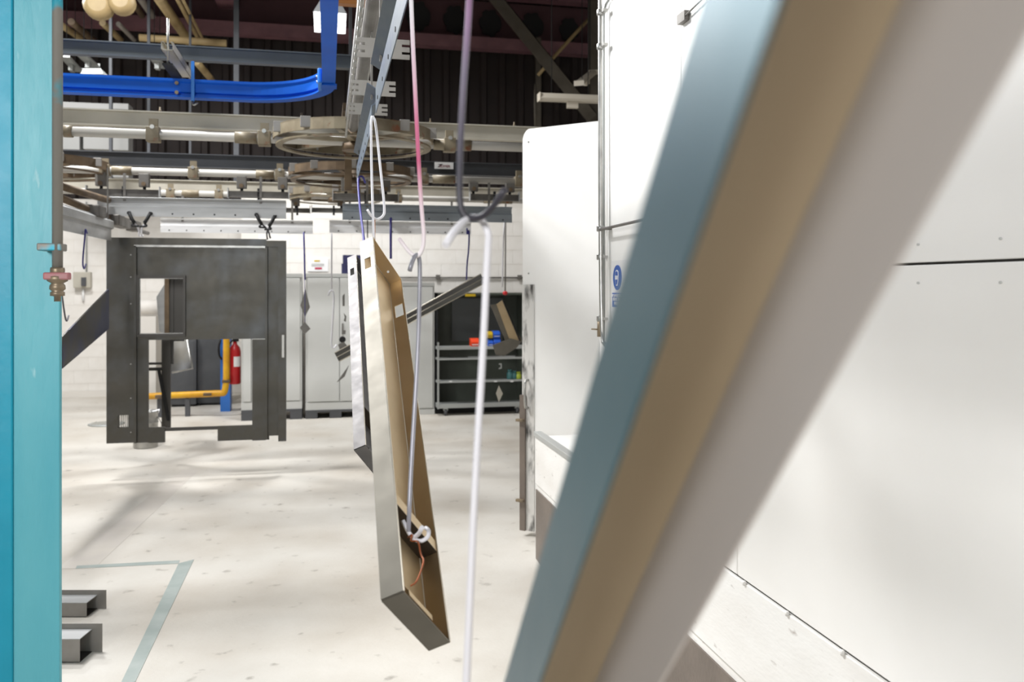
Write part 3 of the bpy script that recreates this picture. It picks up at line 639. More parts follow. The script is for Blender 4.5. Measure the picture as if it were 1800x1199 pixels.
# ---------------------------------------------------------------- the trays
def tray(B, Lv, wv, dv, label, inner, outer, holes=True, name='steel_tray', endlow=True, extra=None):
    ll, lw, ld_ = Lv.length, wv.length, dv.length; l, w_, d = Lv/ll, wv/lw, dv/ld_
    A = B-dv; t = .0025
    o = thing(name, label, 'tray', tuple(A))
    hb = [(.12, .155, .02*lw/.176, lw*.8)] if holes else []
    MB().sheet(A, l, w_, d*t, (0, ll), (0, lw), []).build('base', inner, o)
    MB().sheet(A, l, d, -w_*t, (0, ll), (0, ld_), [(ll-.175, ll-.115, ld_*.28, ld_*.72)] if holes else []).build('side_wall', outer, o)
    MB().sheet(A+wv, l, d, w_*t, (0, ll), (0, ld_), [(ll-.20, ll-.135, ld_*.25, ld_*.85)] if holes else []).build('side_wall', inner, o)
    if endlow: MB().sheet(A-l*t, w_, d, l*t, (0, lw), (0, ld_)).build('end_wall', outer, o)
    MB().sheet(A+Lv, w_, d, l*t, (0, lw), (0, ld_)).build('end_wall', inner, o)
    for s, p in ((1, B), (0, B+wv)):
        MB().tube([p, p+Lv], .0018 if s else .0015, 6).build('rim', 'rimglint', o)
    for p, q in ((A+wv+d*.003-w_*.002, A+wv+Lv+d*.003-w_*.002), (A+Lv+d*.003-l*.002, A+Lv+wv+d*.003-l*.002)): MB().tube([p, q], .0013, 6).build('fold_highlight', 'rimglint', o)  # thin bright tubes stand in for the highlight along the folds
    if holes:
        for a_ in (.25, .75): MB().lathe(A+Lv+w_*lw*a_+d*ld_*.5-V((0, .004, 0)), [(.004, 0), (.004, .002)], 8, 'y').build('rivet', 'white', o)
        MB().obox(A+l*.03+w_*.05+d*.002, l*.012, w_*.09, d*.028).build('tab', inner, o); MB().obox(A+l*.055+w_*.05+d*.002, l*.002, w_*.09, d*.02).build('tab', inner, o)
        MB().obox(A+l*.215+d*.002, l*.002, w_*lw, d*(ld_-.004)).build('divider', 'divider', o, label='cross divider with shade in its colour')
        MB().obox(A+l*.217+d*(ld_-.004), l*.028, w_*lw, d*.002).build('divider_lip', inner, o)
    return o
zB = 1.5
Bm = camv(-.12667*zB, -.356*zB, zB)
Lm = camd(-.2120*1.108, .62*1.108, 1.108); wm = camd(.074, -.128, .095); dm = camd(.040, .017, -.002)
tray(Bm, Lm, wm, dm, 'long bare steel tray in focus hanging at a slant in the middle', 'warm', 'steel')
off = V((-.005, 1.42, 0))
tray(Bm+off, Lm, wm, dm, 'second galvanised steel tray hanging behind the sharp middle tray', 'galvtray', 'galvtray')
# near blurred channel
S = .50
Ld = V((-.206, -1.139, 1.0)); Ld.normalize()
e1 = V((1, 0, .206)).normalized(); e2 = Ld.cross(e1)
us = [1066, 1165, 1310, 1497]
rs = [V(((u-900)/F, -95/F, 1.0)) for u in us]
q2 = [(r.dot(e1), r.dot(e2)) for r in rs]
best = None
for i in range(500, 1200):
    t1 = i/1000; d2 = (t1*q2[1][0]-q2[0][0], t1*q2[1][1]-q2[0][1])
    a, b, c_, dd = -q2[2][0], q2[3][0], -q2[2][1], q2[3][1]; det = a*dd-b*c_
    t2 = (d2[0]*dd-b*d2[1])/det; t3 = (a*d2[1]-c_*d2[0])/det
    w2 = (t2*q2[2][0]-q2[0][0], t2*q2[2][1]-q2[0][1])
    cs = abs(w2[0]*d2[0]+w2[1]*d2[1])/math.hypot(*w2)/math.hypot(*d2)
    if t1 < .9 and t2 > 0 and (best is None or cs < best[0]): best = (cs, t1, t2, t3)
_, t1, t2, t3 = best
print('NEAR', best)
def cdir(v): return camd(v.x, v.y, v.z)
p0 = rs[0]*S; perp = lambda v: v-Ld*v.dot(Ld)
dn = perp(rs[1]*t1*S-p0); wn = perp(rs[2]*t2*S-p0)
A0 = p0+Ld*.62
Lw = cdir(-Ld*1.02); A0w = camv(*A0); dnw, wnw = cdir(dn), cdir(wn)
o = thing('steel_channel', 'large blurred bare steel channel slanting across the foreground right', 'channel', tuple(A0w))
l, w_, d = Lw.normalized(), wnw.normalized(), dnw.normalized(); t = .002
MB().sheet(A0w, l, w_, d*t, (0, Lw.length), (0, wnw.length)).build('base', 'nearbase', o)
MB().sheet(A0w, l, d, -w_*t, (0, Lw.length), (0, dnw.length)).build('side_wall', 'outer', o, label='outer side wall with teal reflection in its colour')
MB().sheet(A0w+wnw, l, d, w_*t, (0, Lw.length), (0, dnw.length)).build('side_wall', 'nearwall', o)
NEAR_LOW = A0w+dnw*.5; NEAR_TOP = A0w+Lw
# ---------------------------------------------------------------- hooks in the middle
def zx(u): x = (u-900)/F; return XC/(x*CA+SA)
RR = .0042
rod([P(722, -90, 1.80), P(722, 0, 1.78), P(739, 350, 1.72), P(747, 425, 1.71), P(737, 452, 1.71), P(722, 447, 1.71), P(701, 419, 1.71)], RR, graded('white_pink_rod', [(0, 'E4DEE0'), (.16, 'DCC6CE'), (.30, 'C0567C'), (.42, 'C86A8C'), (.56, 'D8B4C4'), (.8, 'E2DEE4')]), 'long_hook', 'white and pink tinted long hook above the sharp tray', 'hook')
rod([P(720, 476, 1.69), P(726, 455, 1.70), P(733, 446, 1.71), P(738, 455, 1.72), P(738, 500, 1.72), P(735, 620, 1.72), P(722, 830, 1.68), P(718, 935, 1.65)], .0045, 'rodgrey', 'long_hook', 'grey long hook reaching down into the sharp tray', 'hook')
rod([P(708, 915, 1.66), P(719, 938, 1.65), P(727, 946, 1.64), P(737, 938, 1.62), P(742, 927, 1.60)], .0042, 'rodwhite', 'small_hook', 'small white hook tip inside the lower end of the sharp tray', 'hook')
rod([P(723, 945, 1.64), P(738, 953, 1.63), P(753, 945, 1.63), P(754, 932, 1.64), P(748, 928, 1.65)], .004, 'rodwhite', 'small_hook', 'small white looped hook beside the copper wire in the sharp tray', 'hook')
rod([P(717, 945, 1.64), P(726, 938, 1.63), P(720, 952, 1.63), P(736, 950, 1.62), P(739, 975, 1.60), P(746, 985, 1.58), P(738, 1010, 1.55), P(731, 1025, 1.53), P(722, 1030, 1.52)], .0016, 'rodcop', 'copper_wire', 'thin bent copper wire in the lower end of the sharp tray', 'wire')
rod([P(822, -420, 1.09), P(824, -400, 1.07), P(826, -90, 1.06), P(826, 0, 1.06), P(811, 200, 1.05), P(806, 355, 1.03), P(818, 385, 1.03), P(848, 383, 1.02), P(870, 360, 1.0), P(887, 333, .98)], RR, graded('purple_charcoal_rod', [(0, '2E2C34'), (.12, '3C3A44'), (.32, '6A6274'), (.44, '8A6A8C'), (.52, '75506E'), (.68, '8E6C98')]), 'long_hook', 'blurred charcoal and purple long hook nearest the camera', 'hook')
rod([P(783, 431, .98), P(800, 405, 1.0), P(822, 383, 1.03), P(845, 383, 1.05), P(860, 410, 1.05), P(857, 440, 1.04), P(850, 600, 1.02), P(835, 850, .99), P(820, 1199, .95), P(815, 1330, .93)], .0045, 'rodwhite', 'long_hook', 'blurred white long hook running down to the bottom edge', 'hook')
low = NEAR_LOW
rod([low+V((0, -.02, .03)), low+V((-.03, 0, .0)), (P(815, 1330, .93)*.6+low*.4), P(815, 1322, .93)], .0042, 'rodwhite', 'link_hook', 'white link hook at the lower end of the foreground channel', 'hook')
rod([NEAR_TOP+V((0, 0, -.02)), NEAR_TOP+V((0, .02, .04)), V((XC, NEAR_TOP.y, 2.44)), V((XC-.01, NEAR_TOP.y-.02, 2.47))], .0042, 'rodwhite', 'long_hook', 'white hook carrying the top end of the foreground channel', 'hook')
rod([P(654, 205, 2.9), P(652, 215, 2.88), P(653, 300, 2.8), P(657, 420, 2.62)], RR, 'rodwhite', 'long_hook', 'straight white rod to the top corner of the sharp tray', 'hook')
rod([P(646, 369, 2.66), P(652, 379, 2.68), P(662, 387, 2.7), P(673, 381, 2.74), P(677, 372, 2.75), P(668, 290, 2.85), P(660, 212, 2.95), P(655, 204, 2.95)], RR, 'rodwhite', 'long_hook', 'white long hook with looped end above the sharp tray', 'hook')
rod([P(658, 384, 2.7), P(658, 402, 2.68), P(658, 424, 2.66)], .003, 'rodorg', 'tie_wire', 'short orange tie wire under the white loop', 'wire')
rod([P(642, 322, 4.9), P(638, 310, 4.9), P(631, 310, 4.9), P(629, 320, 4.88), P(633, 370, 4.6), P(640, 420, 4.0), P(640, 455, 3.95)], .006, 'rodblue', 'long_hook', 'violet blue long hook hanging from the second load bar end', 'hook')
rod([P(687, 383, 8.3), P(687, 455, 8.3)], .012, 'rodblue', 'straight_rod', 'violet blue straight rod behind the top of the sharp tray', 'rod')
rod([P(646, 320, 9), P(646, 418, 9)], .006, 'black', 'hanging_chain', 'thin black chain hanging by the orange tie wire', 'chain')
# ---------------------------------------------------------------- small hanging parts further back
g_ = 8.42
rod([PY(534, 408, g_), PY(535, 440, g_), PY(536, 492, g_)], .008, 'rodblue', 'long_hook', 'white and blue long hook left of the grey cabinets door gap', 'hook')
for i, pts in enumerate(([(537, 508), (545, 540), (536, 557), (528, 537)], [(536, 566), (546, 578), (535, 588), (527, 576)])):
    plate('diamond_plate', pts, g_, (0, .006, 0), 'carrier', ('upper', 'lower')[i]+' small grey diamond plate hanging in front of the cabinet gap')
rod([PY(535, 490, g_), PY(536, 512, g_), PY(536, 566, g_)], .003, 'rodblue', 'tie_wire', 'thin blue wire linking the two diamond plates', 'wire')
rod([PY(583, 410, 9.0), PY(583, 440, 9), PY(583, 508, 9.0)], .008, 'rodwhite', 'long_hook', 'straight white rod hanging in front of the grey cabinet doors', 'hook')
rod([PY(577, 520, 9), PY(580, 511, 9), PY(586, 511, 9), PY(587, 530, 9), PY(583, 590, 9), PY(582, 608, 9), PY(587, 613, 9), PY(592, 606, 9)], .009, 'rodwhite', 'long_hook', 'long white hook below the straight rod before the cabinets', 'hook')
for i, (pts, lb_) in enumerate(([(( 602, 520), (606, 516), (606, 538), (602, 538)), 'small dark bent strip high before the right cabinet door'], [((604, 550), (609, 556), (608, 566), (604, 564), (606, 558)), 'small grey notched clip before the right cabinet door'], [((603, 580), (608, 581), (607, 588), (603, 587)), 'small square clip before the right cabinet door'], [((592, 672), (614, 641), (606, 662), (596, 670)), 'thin sliver of sheet hanging low before the cabinets'])):
    plate('metal_offcut', pts, 9.0, (0, .01, 0), 'carrier', lb_)
ob = thing('hanging_clamp', 'dark round headed clamp on the left end of the slanted gutter', 'clamp', PY(600, 625, 9.0))
MB().lathe(PY(602, 597, 9.0), [(.028, 0), (.034, .01), (.034, .03), (.02, .04)], 14, 'y').build('head', 'black', ob)
MB().prism([PY(594, 606, 9.0), PY(604, 600, 9.0), (PY(614, 613, 9.0)), PY(600, 622, 9.0)], (0, .02, 0)).build('body', 'carrier', ob)
# long slanted gutter
GA, GB = PY(592, 628, 9.0), PY(848, 490, 8.6)
gl = (GB-GA); gd = gl.normalized(); gn = V((0, 0, 1)); gn = (gn-gd*gn.dot(gd)).normalized(); gs = gd.cross(gn)
gt = thing('steel_gutter', 'long narrow bronze toned steel gutter hanging at a slant behind the sharp tray', 'gutter', GA)
MB().obox(GA, gl, gn*.004, -gs*.10).build('base', 'sheetdark', gt); MB().obox(GA, gl, gn*.05, gs*.004).build('side_wall', 'sheetdark', gt)
MB().obox(GA-gn*.05, gl, gn*.05, gs*.004).build('side_wall', 'sheet', gt); MB().obox(GA-gn*.05, gl, gn*.004, gs*-.04).build('lip', 'steel', gt)
MB().obox(GA+gs*-.10, gl, gn*.06, gs*.004).build('side_wall', 'sheetdark', gt)
for off_ in (gn*.05, V((0, 0, 0)), -gn*.05): MB().tube([GA+off_, GB+off_], .006, 6).build('rim', 'rimglint', gt)
rod([PY(821, 401, 8.6), PY(821, 415, 8.6), PY(825, 400, 8.6), PY(824, 440, 8.6), PY(821, 462, 8.6), PY(820, 492, 8.6)], .008, 'rodblue', 'long_hook', 'violet blue hook above the upper end of the slanted gutter', 'hook')
# L shaped bracket
LB = thing('angle_bracket', 'bronze toned L shaped steel bracket hanging before the dark shelves', 'bracket', PY(890, 625, 8.5))
def lprism(name, pts, dy, m, y=8.5): MB().prism([PY(u, v, y) for u, v in pts], (0, dy, 0)).build(name, m, LB)
lprism('arm_face', [(873, 535), (883, 528), (917, 600), (903, 612), (895, 595)], .012, 'warm')
lprism('arm_side', [(862, 536), (873, 535), (897, 594), (889, 600)], .01, 'steel', 8.53)
lprism('arm_rim', [(883, 527), (886, 529), (918, 604), (916, 606)], .05, 'black', 8.48)
lprism('foot', [(866, 607), (897, 595), (917, 600), (908, 612), (886, 626), (872, 624)], .012, 'steel', 8.47)
rod([PY(887, 388, 8.6), PY(884, 440, 8.6), PY(883, 505, 8.6)], .008, 'rodwhite', 'long_hook', 'thin white hook beside the red ball pull cord', 'hook')
plate('diamond_plate', [(877, 678), (884, 692), (877, 707), (872, 692)], 8.6, (0, .005, 0), 'cream', 'pale diamond plate hanging low before the dark shelves')
plate('metal_offcut', [(877, 639), (882, 639), (882, 648), (877, 649), (877, 647), (880, 646), (880, 641), (877, 641)], 8.6, (0, .005, 0), 'rail', 'tiny pale square clip before the shelves')
pc = thing('pull_cord', 'grey pull chain with a small red ball at the end', 'cord', PY(888, 516, 10.75))
MB().tube([PY(889, 345, 10.75), PY(888, 512, 10.75)], .009, 6).build('chain', 'carrier', pc); MB().lathe(PY(888, 519, 10.75), [(.005, 0), (.03, .012), (.035, .03), (.03, .045), (.005, .055)], 12).build('ball', 'red', pc)

# ---------------------------------------------------------------- back of the room: cabinets
CY = 12.0
def cabinet(u0, u1, v0, v1, splits, label, y=CY, depth=.45, base=.0):
    um = (u0+u1)/2; xa, xb = PY(u0, 600, y).x, PY(u1, 600, y).x; za, zb5 = PY(um, v1, y).z, PY(um, v0, y).z
    o = thing('metal_cabinet', label, 'cabinet', ((xa+xb)/2, y+depth/2, za))
    MB().box((xa, y+.02, za), (xb, y+depth, zb5)).build('body', 'cab', o, bev=.006)
    MB().box((xa, y-.002, zb5-.05), (xb, y+.02, zb5)).build('header', 'cabedge', o)
    MB().box((xa, y-.0, za), (xb, y+.02, za+.10)).build('plinth', 'cab', o)
    xs_ = [xa+.02]+[PY(s, 600, y).x for s in splits]+[xb-.02]
    for i in range(len(xs_)-1):
        dr = MB().box((xs_[i]+.006, y-.004, za+.115), (xs_[i+1]-.006, y+.018, zb5-.06)).build('door', 'cab', o, bev=.004)
        if i == len(xs_)-2 and len(xs_) > 2: MB().box((xs_[i]+.03, y-.03, (za+zb5)/2+.1), (xs_[i]+.05, y-.004, (za+zb5)/2+.25)).build('handle', 'carrier', dr)
    return o, xa, xb, za
def pallet_base(xa, xb, z1, label, y=CY):
    o = thing('plastic_pallet', label, 'pallet', ((xa+xb)/2, y+.25, 0))
    MB().box((xa, y-.01, z1-.03), (xb, y+.5, z1)).build('deck', 'pallet', o)
    n = 3; wd = (xb-xa)
    for i in range(n):
        c = xa+wd*(.10+.40*i); MB().box((c-wd*.10, y-.01, 0), (c+wd*.10, y+.5, z1-.03)).build('foot', 'pallet', o, bev=.004)
    return o
for (u0, u1, v0, sp_, lb_) in ((424, 531, 481, (442,), 'pale grey metal cabinet right behind the grey frame, left one'), (537, 642, 481, (597,), 'pale grey two door metal cabinet left of the sharp tray')):
    o, xa, xb, za = cabinet(u0, u1, v0, 720, sp_, lb_)
    pallet_base(xa, xb, za, 'charcoal plastic pallet under the '+('left' if u0 < 500 else 'middle')+' grey cabinet')
cabinet(655, 764, 497, 733, (), 'plain pale grey cabinet between the sharp tray and dark shelves', y=12.05)
# dark shelving
SY = 12.1
xa, xb = PY(766, 600, SY).x, PY(925, 600, SY).x; zt3, zb6 = PY(840, 515, SY).z, .06
sh = thing('storage_cupboard', 'dark green grey open storage cupboard at the back right', 'cupboard', ((xa+xb)/2, SY+.3, 0))
MB().box((xa, SY+.5, zb6), (xb, SY+.52, zt3)).build('back_panel', 'green', sh)
MB().box((xa, SY, zb6), (xa+.03, SY+.5, zt3)).build('side_panel', 'black', sh); MB().box((xb-.03, SY, zb6), (xb, SY+.5, zt3)).build('side_panel', 'green', sh)
MB().box((xa, SY, zt3-.03), (xb, SY+.5, zt3)).build('top_panel', 'green', sh); MB().box((xa, SY, 0), (xb, SY+.5, .07)).build('plinth', 'black', sh)
MB().box((xa+.3, SY+.47, 1.0), (xb-.25, SY+.499, zt3-.08)).build('inner_panel', 'greyback', sh)
gs_ = PY(825, 519, SY-.01); MB().box((gs_.x-.06, SY-.012, gs_.z-.018), (gs_.x+.09, SY-.002, gs_.z+.018)).build('sticker', 'yellow', sh, label='yellow sticker')
TY = 11.85
tx0, tx1 = PY(769, 600, TY).x, PY(922, 600, TY).x; tz = lambda v: PY(845, v, TY).z
tro = thing('shelf_trolley', 'low shelf trolley with pale rails and casters before the dark cupboard', 'trolley', ((tx0+tx1)/2, TY, 0))
for (va, vb_, nm) in ((609, 614, 'top_shelf'), (629, 632, 'shelf'), (669, 672, 'shelf'), (709, 716, 'bottom_shelf')):
    MB().box((tx0, TY, tz(vb_)), (tx1, TY+.24, tz(va))).build(nm, 'rail', tro)
for x in (tx0, tx1-.02): MB().box((x, TY-.006, tz(717)), (x+.022, TY+.02, tz(601))).build('post', 'rail', tro)
for x in (tx0+.12, tx1-.10):
    MB().lathe((x-.02, TY+.05, .05), [(.045, 0), (.05, .01), (.05, .03), (.045, .04)], 16, 'x').build('caster', 'pallet', tro)
    MB().box((x-.03, TY+.02, .07), (x+.03, TY+.09, tz(716))).build('caster_fork', 'rail', tro)
for u in (792, 871, 900): 
    p = PY(u, 670.5, TY-.002); MB().box((p.x-.022, TY-.006, p.z-.009), (p.x+.022, TY-.001, p.z+.009)).build('shelf_label', 'white', tro)
def bin_(u0, u1, v0, v1, m, label):
    a, b = PY(u0, v1, TY+.06), PY(u1, v0, TY+.06); o = thing('parts_bin', label, 'bin', ((a.x+b.x)/2, TY+.1, a.z))
    MB().prism([(a.x, TY+.05, a.z), (a.x, TY+.20, a.z), (a.x, TY+.20, b.z), (a.x, TY+.08, b.z), (a.x, TY+.04, a.z+(b.z-a.z)*.55)], (b.x-a.x, 0, 0)).build('tub', m, o, bev=.004)
    MB().box((a.x+.01, TY+.045, a.z+.02), (b.x-.01, TY+.046, a.z+(b.z-a.z)*.3)).build('label_slot', 'white' if m != 'yellow' else 'black', o)
bin_(828, 842, 595, 609, 'orange', 'orange plastic parts bin on the trolley top')
bin_(858, 867, 597, 609, 'bluep', 'blue parts bin in the lower row, left one'); bin_(868, 880, 594, 609, 'bluep', 'blue parts bin in the lower row, right one')
bin_(856, 866, 583, 594, 'yellow', 'yellow parts bin stacked on the blue ones'); bin_(867, 879, 582, 594, 'bluep', 'blue parts bin stacked beside the yellow bin')
jz = tz(669)
for (u, r, h, m, lb_) in ((896, .045, .12, 'jar', 'teal jar on the trolley shelf, left one'), (904, .04, .10, 'jar', 'teal jar on the trolley shelf, right one'), (911, .045, .085, 'jarlid', 'yellow green pot on the trolley shelf')):
    p = PY(u, 660, TY+.1); o = thing('paint_jar', lb_, 'jar', (p.x, TY+.1, jz))
    MB().lathe((p.x, TY+.1, jz), [(r*.9, 0), (r, .01), (r, h*.75), (r*.7, h*.85), (r*.7, h)], 14).build('jar_body', m, o)
    MB().lathe((p.x, TY+.1, jz+h), [(r*.78, 0), (r*.78, .018)], 14).build('lid', m, o)
rodb = PY(850, 628, TY+.1); tag(MB().box((PY(824, 628, TY).x, TY+.05, tz(629)), (PY(907, 628, TY).x, TY+.12, tz(627))).build('steel_strip', 'bar'), 'flat pale steel strip lying on the upper trolley shelf', 'strip')
# conduit on wall
cw = thing('wall_conduit', 'thin grey conduit running along the block wall over the cupboard', 'conduit', (1, 12.7, 1.95))
zc2 = PY(850, 488, 12.72).z; MB().tube([(PY(645, 488, 12.72).x, 12.725, zc2), (3.4, 12.725, zc2)], .012, 8).build('conduit_run', 'carrier', cw)
for u in (770, 914): p = PY(u, 488, 12.7); MB().box((p.x-.03, 12.70, zc2-.03), (p.x+.03, 12.75, zc2+.04)).build('saddle', 'carrier', cw)
# notice and crate
nb0, nb1 = PY(541, 477, 12.7), PY(577, 455, 12.7)
nb = thing('notice_board', 'white notice sheet with a red label on the wall over the cabinets', 'notice', ((nb0.x+nb1.x)/2, 12.73, nb0.z))
MB().box((nb0.x, 12.735, nb0.z), (nb1.x, 12.748, nb1.z)).build('sheet', 'white', nb)
MB().box((nb0.x+.10, 12.73, nb0.z+.03), (nb0.x+.20, 12.735, nb0.z+.06)).build('red_label', 'signred', nb); MB().box((nb0.x+.09, 12.73, nb1.z-.04), (nb0.x+.17, 12.735, nb1.z-.02)).build('yellow_label', 'yellow', nb)
for i in range(4): MB().box((nb0.x+.05, 12.732, nb0.z+.075+i*.012), (nb1.x-.06, 12.735, nb0.z+.079+i*.012)).build('text_line', 'cabedge', nb)
ca, cb2 = PY(603, 481, 12.05), PY(645, 448, 12.05)
zt4 = PY(590, 481, CY).z
cr = thing('plastic_crate', 'navy blue plastic crate on top of the middle grey cabinet', 'crate', ((ca.x+cb2.x)/2, 12.2, zt4))
MB().sheet((0, 12.06, 0), (1, 0, 0), (0, 0, 1), (0, .012, 0), (ca.x, cb2.x), (zt4, zt4+.26), [(ca.x+.05+i*.05, ca.x+.075+i*.05, zt4+.05+j*.05, zt4+.075+j*.05) for i in range(5) for j in range(4)]).build('front', 'navy', cr)
MB().box((ca.x, 12.07, zt4), (ca.x+.012, 12.38, zt4+.26)).build('side', 'navy', cr); MB().box((cb2.x-.012, 12.07, zt4), (cb2.x, 12.38, zt4+.26)).build('side', 'navy', cr)
MB().box((ca.x, 12.37, zt4), (cb2.x, 12.38, zt4+.26)).build('back', 'navy', cr); MB().box((ca.x-.02, 12.05, zt4+.0), (ca.x+.03, 12.06, zt4+.14)).build('handle', 'navy', cr)
# fire extinguisher, yellow pipe, machines
EY = 12.6
be = PY(413, 675, EY); ze = be.z
bc_ = thing('blue_column', 'blue painted steel post behind the fire extinguisher', 'post', (PY(408, 600, 13).x, 13, 0))
MB().box((PY(388, 600, 13).x, 12.95, 0), (PY(405, 600, 13).x, 12.97, 2.0)).build('flange', 'eqblue', bc_)
MB().box((PY(403, 600, 13).x, 12.97, 0), (PY(405, 600, 13).x, 13.2, 2.0)).build('web', 'eqblue', bc_)
MB().tube(arc([PY(388, 597, 12.9), PY(384, 610, 12.9), PY(385, 625, 12.9), PY(390, 632, 12.9)]), .015, 8).build('cable', 'black', bc_)
fe = thing('fire_extinguisher', 'red fire extinguisher hanging beside the yellow pipe', 'extinguisher', (be.x, EY, ze))
MB().lathe((be.x, EY, ze), [(.07, 0), (.08, .02), (.08, .46), (.065, .52), (.03, .56), (.025, .60)], 20).build('cylinder', 'red', fe)
MB().box((be.x-.03, EY-.03, ze+.60), (be.x+.05, EY+.03, ze+.64)).build('valve', 'black', fe); MB().box((be.x-.02, EY-.02, ze+.66), (be.x+.08, EY+.02, ze+.675)).build('lever', 'black', fe)
MB().prism([(be.x+.085*math.sin(a), EY-.085*math.cos(a), ze+.25) for a in (-.1, .2, .5, .8, 1.1)]+[(be.x+.078*math.sin(a), EY-.078*math.cos(a), ze+.25) for a in (1.1, .8, .5, .2, -.1)], (0, 0, .14)).build('label_sheet', 'white', fe, label='white label')
MB().tube(arc([(be.x-.03, EY, ze+.62), (be.x-.09, EY-.02, ze+.55), (be.x-.085, EY-.02, ze+.2)]), .012, 8).build('hose', 'black', fe)
MB().box((be.x-.02, EY+.075, ze+.3), (be.x+.02, 12.95, ze+.36)).build('wall_bracket', 'black', fe)
yp = thing('gas_pipe', 'yellow gas pipe with an elbow behind the lower opening of the grey frame', 'pipe', PY(398, 692, 12.8))
ypx = PY(398, 600, 12.5)
MB().tube(arc([PY(398, 480, 12.5), PY(398, 600, 12.5), PY(398, 691, 12.5)+V((0, 0, .0)), PY(385, 691.5, 12.5), PY(255, 697, 12.7), PY(236, 698, 12.7)], 8), .045, 12).build('pipe', 'yellowpipe', yp)
for u, v in ((398, 670), (365, 693), (281, 697)): p = PY(u, v, 12.5); MB().box(p-V((.055, .05, .02)), p+V((.055, .05, .02))).build('clamp', 'brown', yp, bev=.004)
for u in (281, 330): p = PY(u, 697, 12.6); MB().box((p.x-.03, 12.56, 0), (p.x+.03, 12.64, p.z-.03)).build('foot', 'pallet', yp)
def machine(u0, u1, v0, y, dy, m, label):
    a, b = PY(u0, 600, y), PY(u1, 600, y); z = PY((u0+u1)/2, v0, y).z; o = thing('machine_cabinet', label, 'machine', ((a.x+b.x)/2, y, 0))
    MB().box((a.x, y, .03), (b.x, y+dy, z)).build('housing', m, o, bev=.01); MB().box((a.x+.03, y-.006, .12), (b.x-.03, y, z-.08)).build('door', m, o, bev=.003); MB().box((a.x+.04, y+.02, 0), (b.x-.04, y+dy-.02, .03)).build('plinth', 'black', o)
machine(296, 345, 590, 13.6, .5, 'darkeq', 'dark grey machine cabinet behind the grey frame, left one'); machine(346.6, 400, 560, 13.7, .5, 'darkeq', 'dark grey machine cabinet left of the blue post')
lo_ = thing('white_lagged_duct', 'thick white lagged pipe along the block wall seen through the frame window', 'pipe', (-3, YB-.2, 2))
MB().tube([(PY(225, 540, 14.9).x, 14.9, PY(260, 540, 14.9).z), (PY(290, 540, 14.9).x, 14.9, PY(260, 540, 14.9).z)], .12, 16).build('pipe', 'block', lo_)
MB().box((PY(240, 540, 14.8).x, 14.7, 0), (PY(276, 540, 14.8).x, YB-.012, PY(260, 556, 14.8).z)).build('boxing', 'mortar', lo_)
# steel drum
dr = PZ(256, 786, 0); dm_ = thing('steel_drum', 'small ribbed silver drum with rubbish in it below the grey frame', 'drum', (dr.x, dr.y, 0))
MB().lathe((dr.x, dr.y, 0), [(.125, 0), (.13, .01), (.13, .13), (.137, .14), (.13, .15), (.13, .27), (.137, .28), (.13, .29), (.13, .39), (.138, .40), (.13, .41), (.12, .405), (.12, .36)], 28).build('shell', 'galv', dm_)
mb = MB()
for i in range(7): a = i*.9; c = V((dr.x+.06*math.cos(a), dr.y+.06*math.sin(a), .36)); mb.obox(c, (.08*math.cos(a*2), .08*math.sin(a*2), .02), (-.05*math.sin(a*2), .05*math.cos(a*2), .03), (0, 0, .01))
mb.build('paper_scraps', 'white', dm_, kind='stuff')
MB().tube(arc([(dr.x+.13, dr.y-.02, .34), (dr.x+.19, dr.y-.06, .26), (dr.x+.16, dr.y-.10, .17)]), .005, 6).build('handle', 'carrier', dm_)
# floor vent grate and steel sections by the column
fg = PZ(187, 746, 0); g0 = thing('floor_grate', 'round pale slotted grate on the floor left of the grey frame', 'grate', (fg.x, fg.y, 0))
MB().lathe((fg.x, fg.y, 0), [(.22, 0), (.22, .012), (.20, .018)], 28).build('disc', 'rail', g0)
for i in range(9): x = fg.x-.16+i*.04; MB().box((x, fg.y-.13, .0175), (x+.012, fg.y+.13, .024)).build('slat', 'cream', g0)
for (u0, u1, v0, v1, lb_) in ((60, 152, 1062, 1085, 'grey folded steel section on the floor behind the teal column, farther one'), (50, 140, 1122, 1165, 'grey steel channel on the floor behind the teal column, nearer one')):
    a, b = PZ(u0, v1, 0), PZ(u1, v1, 0); H = .075 if v0 < 1100 else .11
    dirv = (b-a).normalized(); nv = V((-dirv.y, dirv.x, 0)); o = thing('steel_section', lb_, 'steel section', ((a+b)/2))
    MB().obox(a, b-a, nv*.004, (0, 0, H)).build('web', 'bracket', o); MB().obox(a+V((0, 0, H)), b-a, nv*.12, (0, 0, .004)).build('flange', 'bar', o, ); MB().obox(a+nv*.12, b-a+dirv*.05, nv*.004, (0, 0, H+.03)).build('web', 'bracket', o)
    MB().obox(a+V((0, 0, 0.0)), b-a, nv*.12, (0, 0, .004)).build('flange', 'sheetdark', o)
# switch box on the left wall
sb = PY(141, 492, 15.0); sw = thing('switch_box', 'beige square switch box on the block wall beside the blue hook', 'switch', (sb.x, YB, sb.z-.12))
MB().box((sb.x-.13, YB-.12, sb.z-.13), (sb.x+.13, YB, sb.z+.13)).build('box', 'cream', sw, bev=.01); MB().box((sb.x+.0, YB-.15, sb.z-.10), (sb.x+.07, YB-.12, sb.z+.04)).build('lever', 'pallet', sw)
MB().tube([(sb.x, YB-.03, sb.z-.13), (sb.x, YB-.03, sb.z-.35)], .02, 8).build('cable', 'white', sw)
MB().tube([(sb.x+.05, YB-.03, sb.z+.13), (sb.x+.05, YB-.03, 3.2)], .012, 8).build('cable', 'rail', sw)

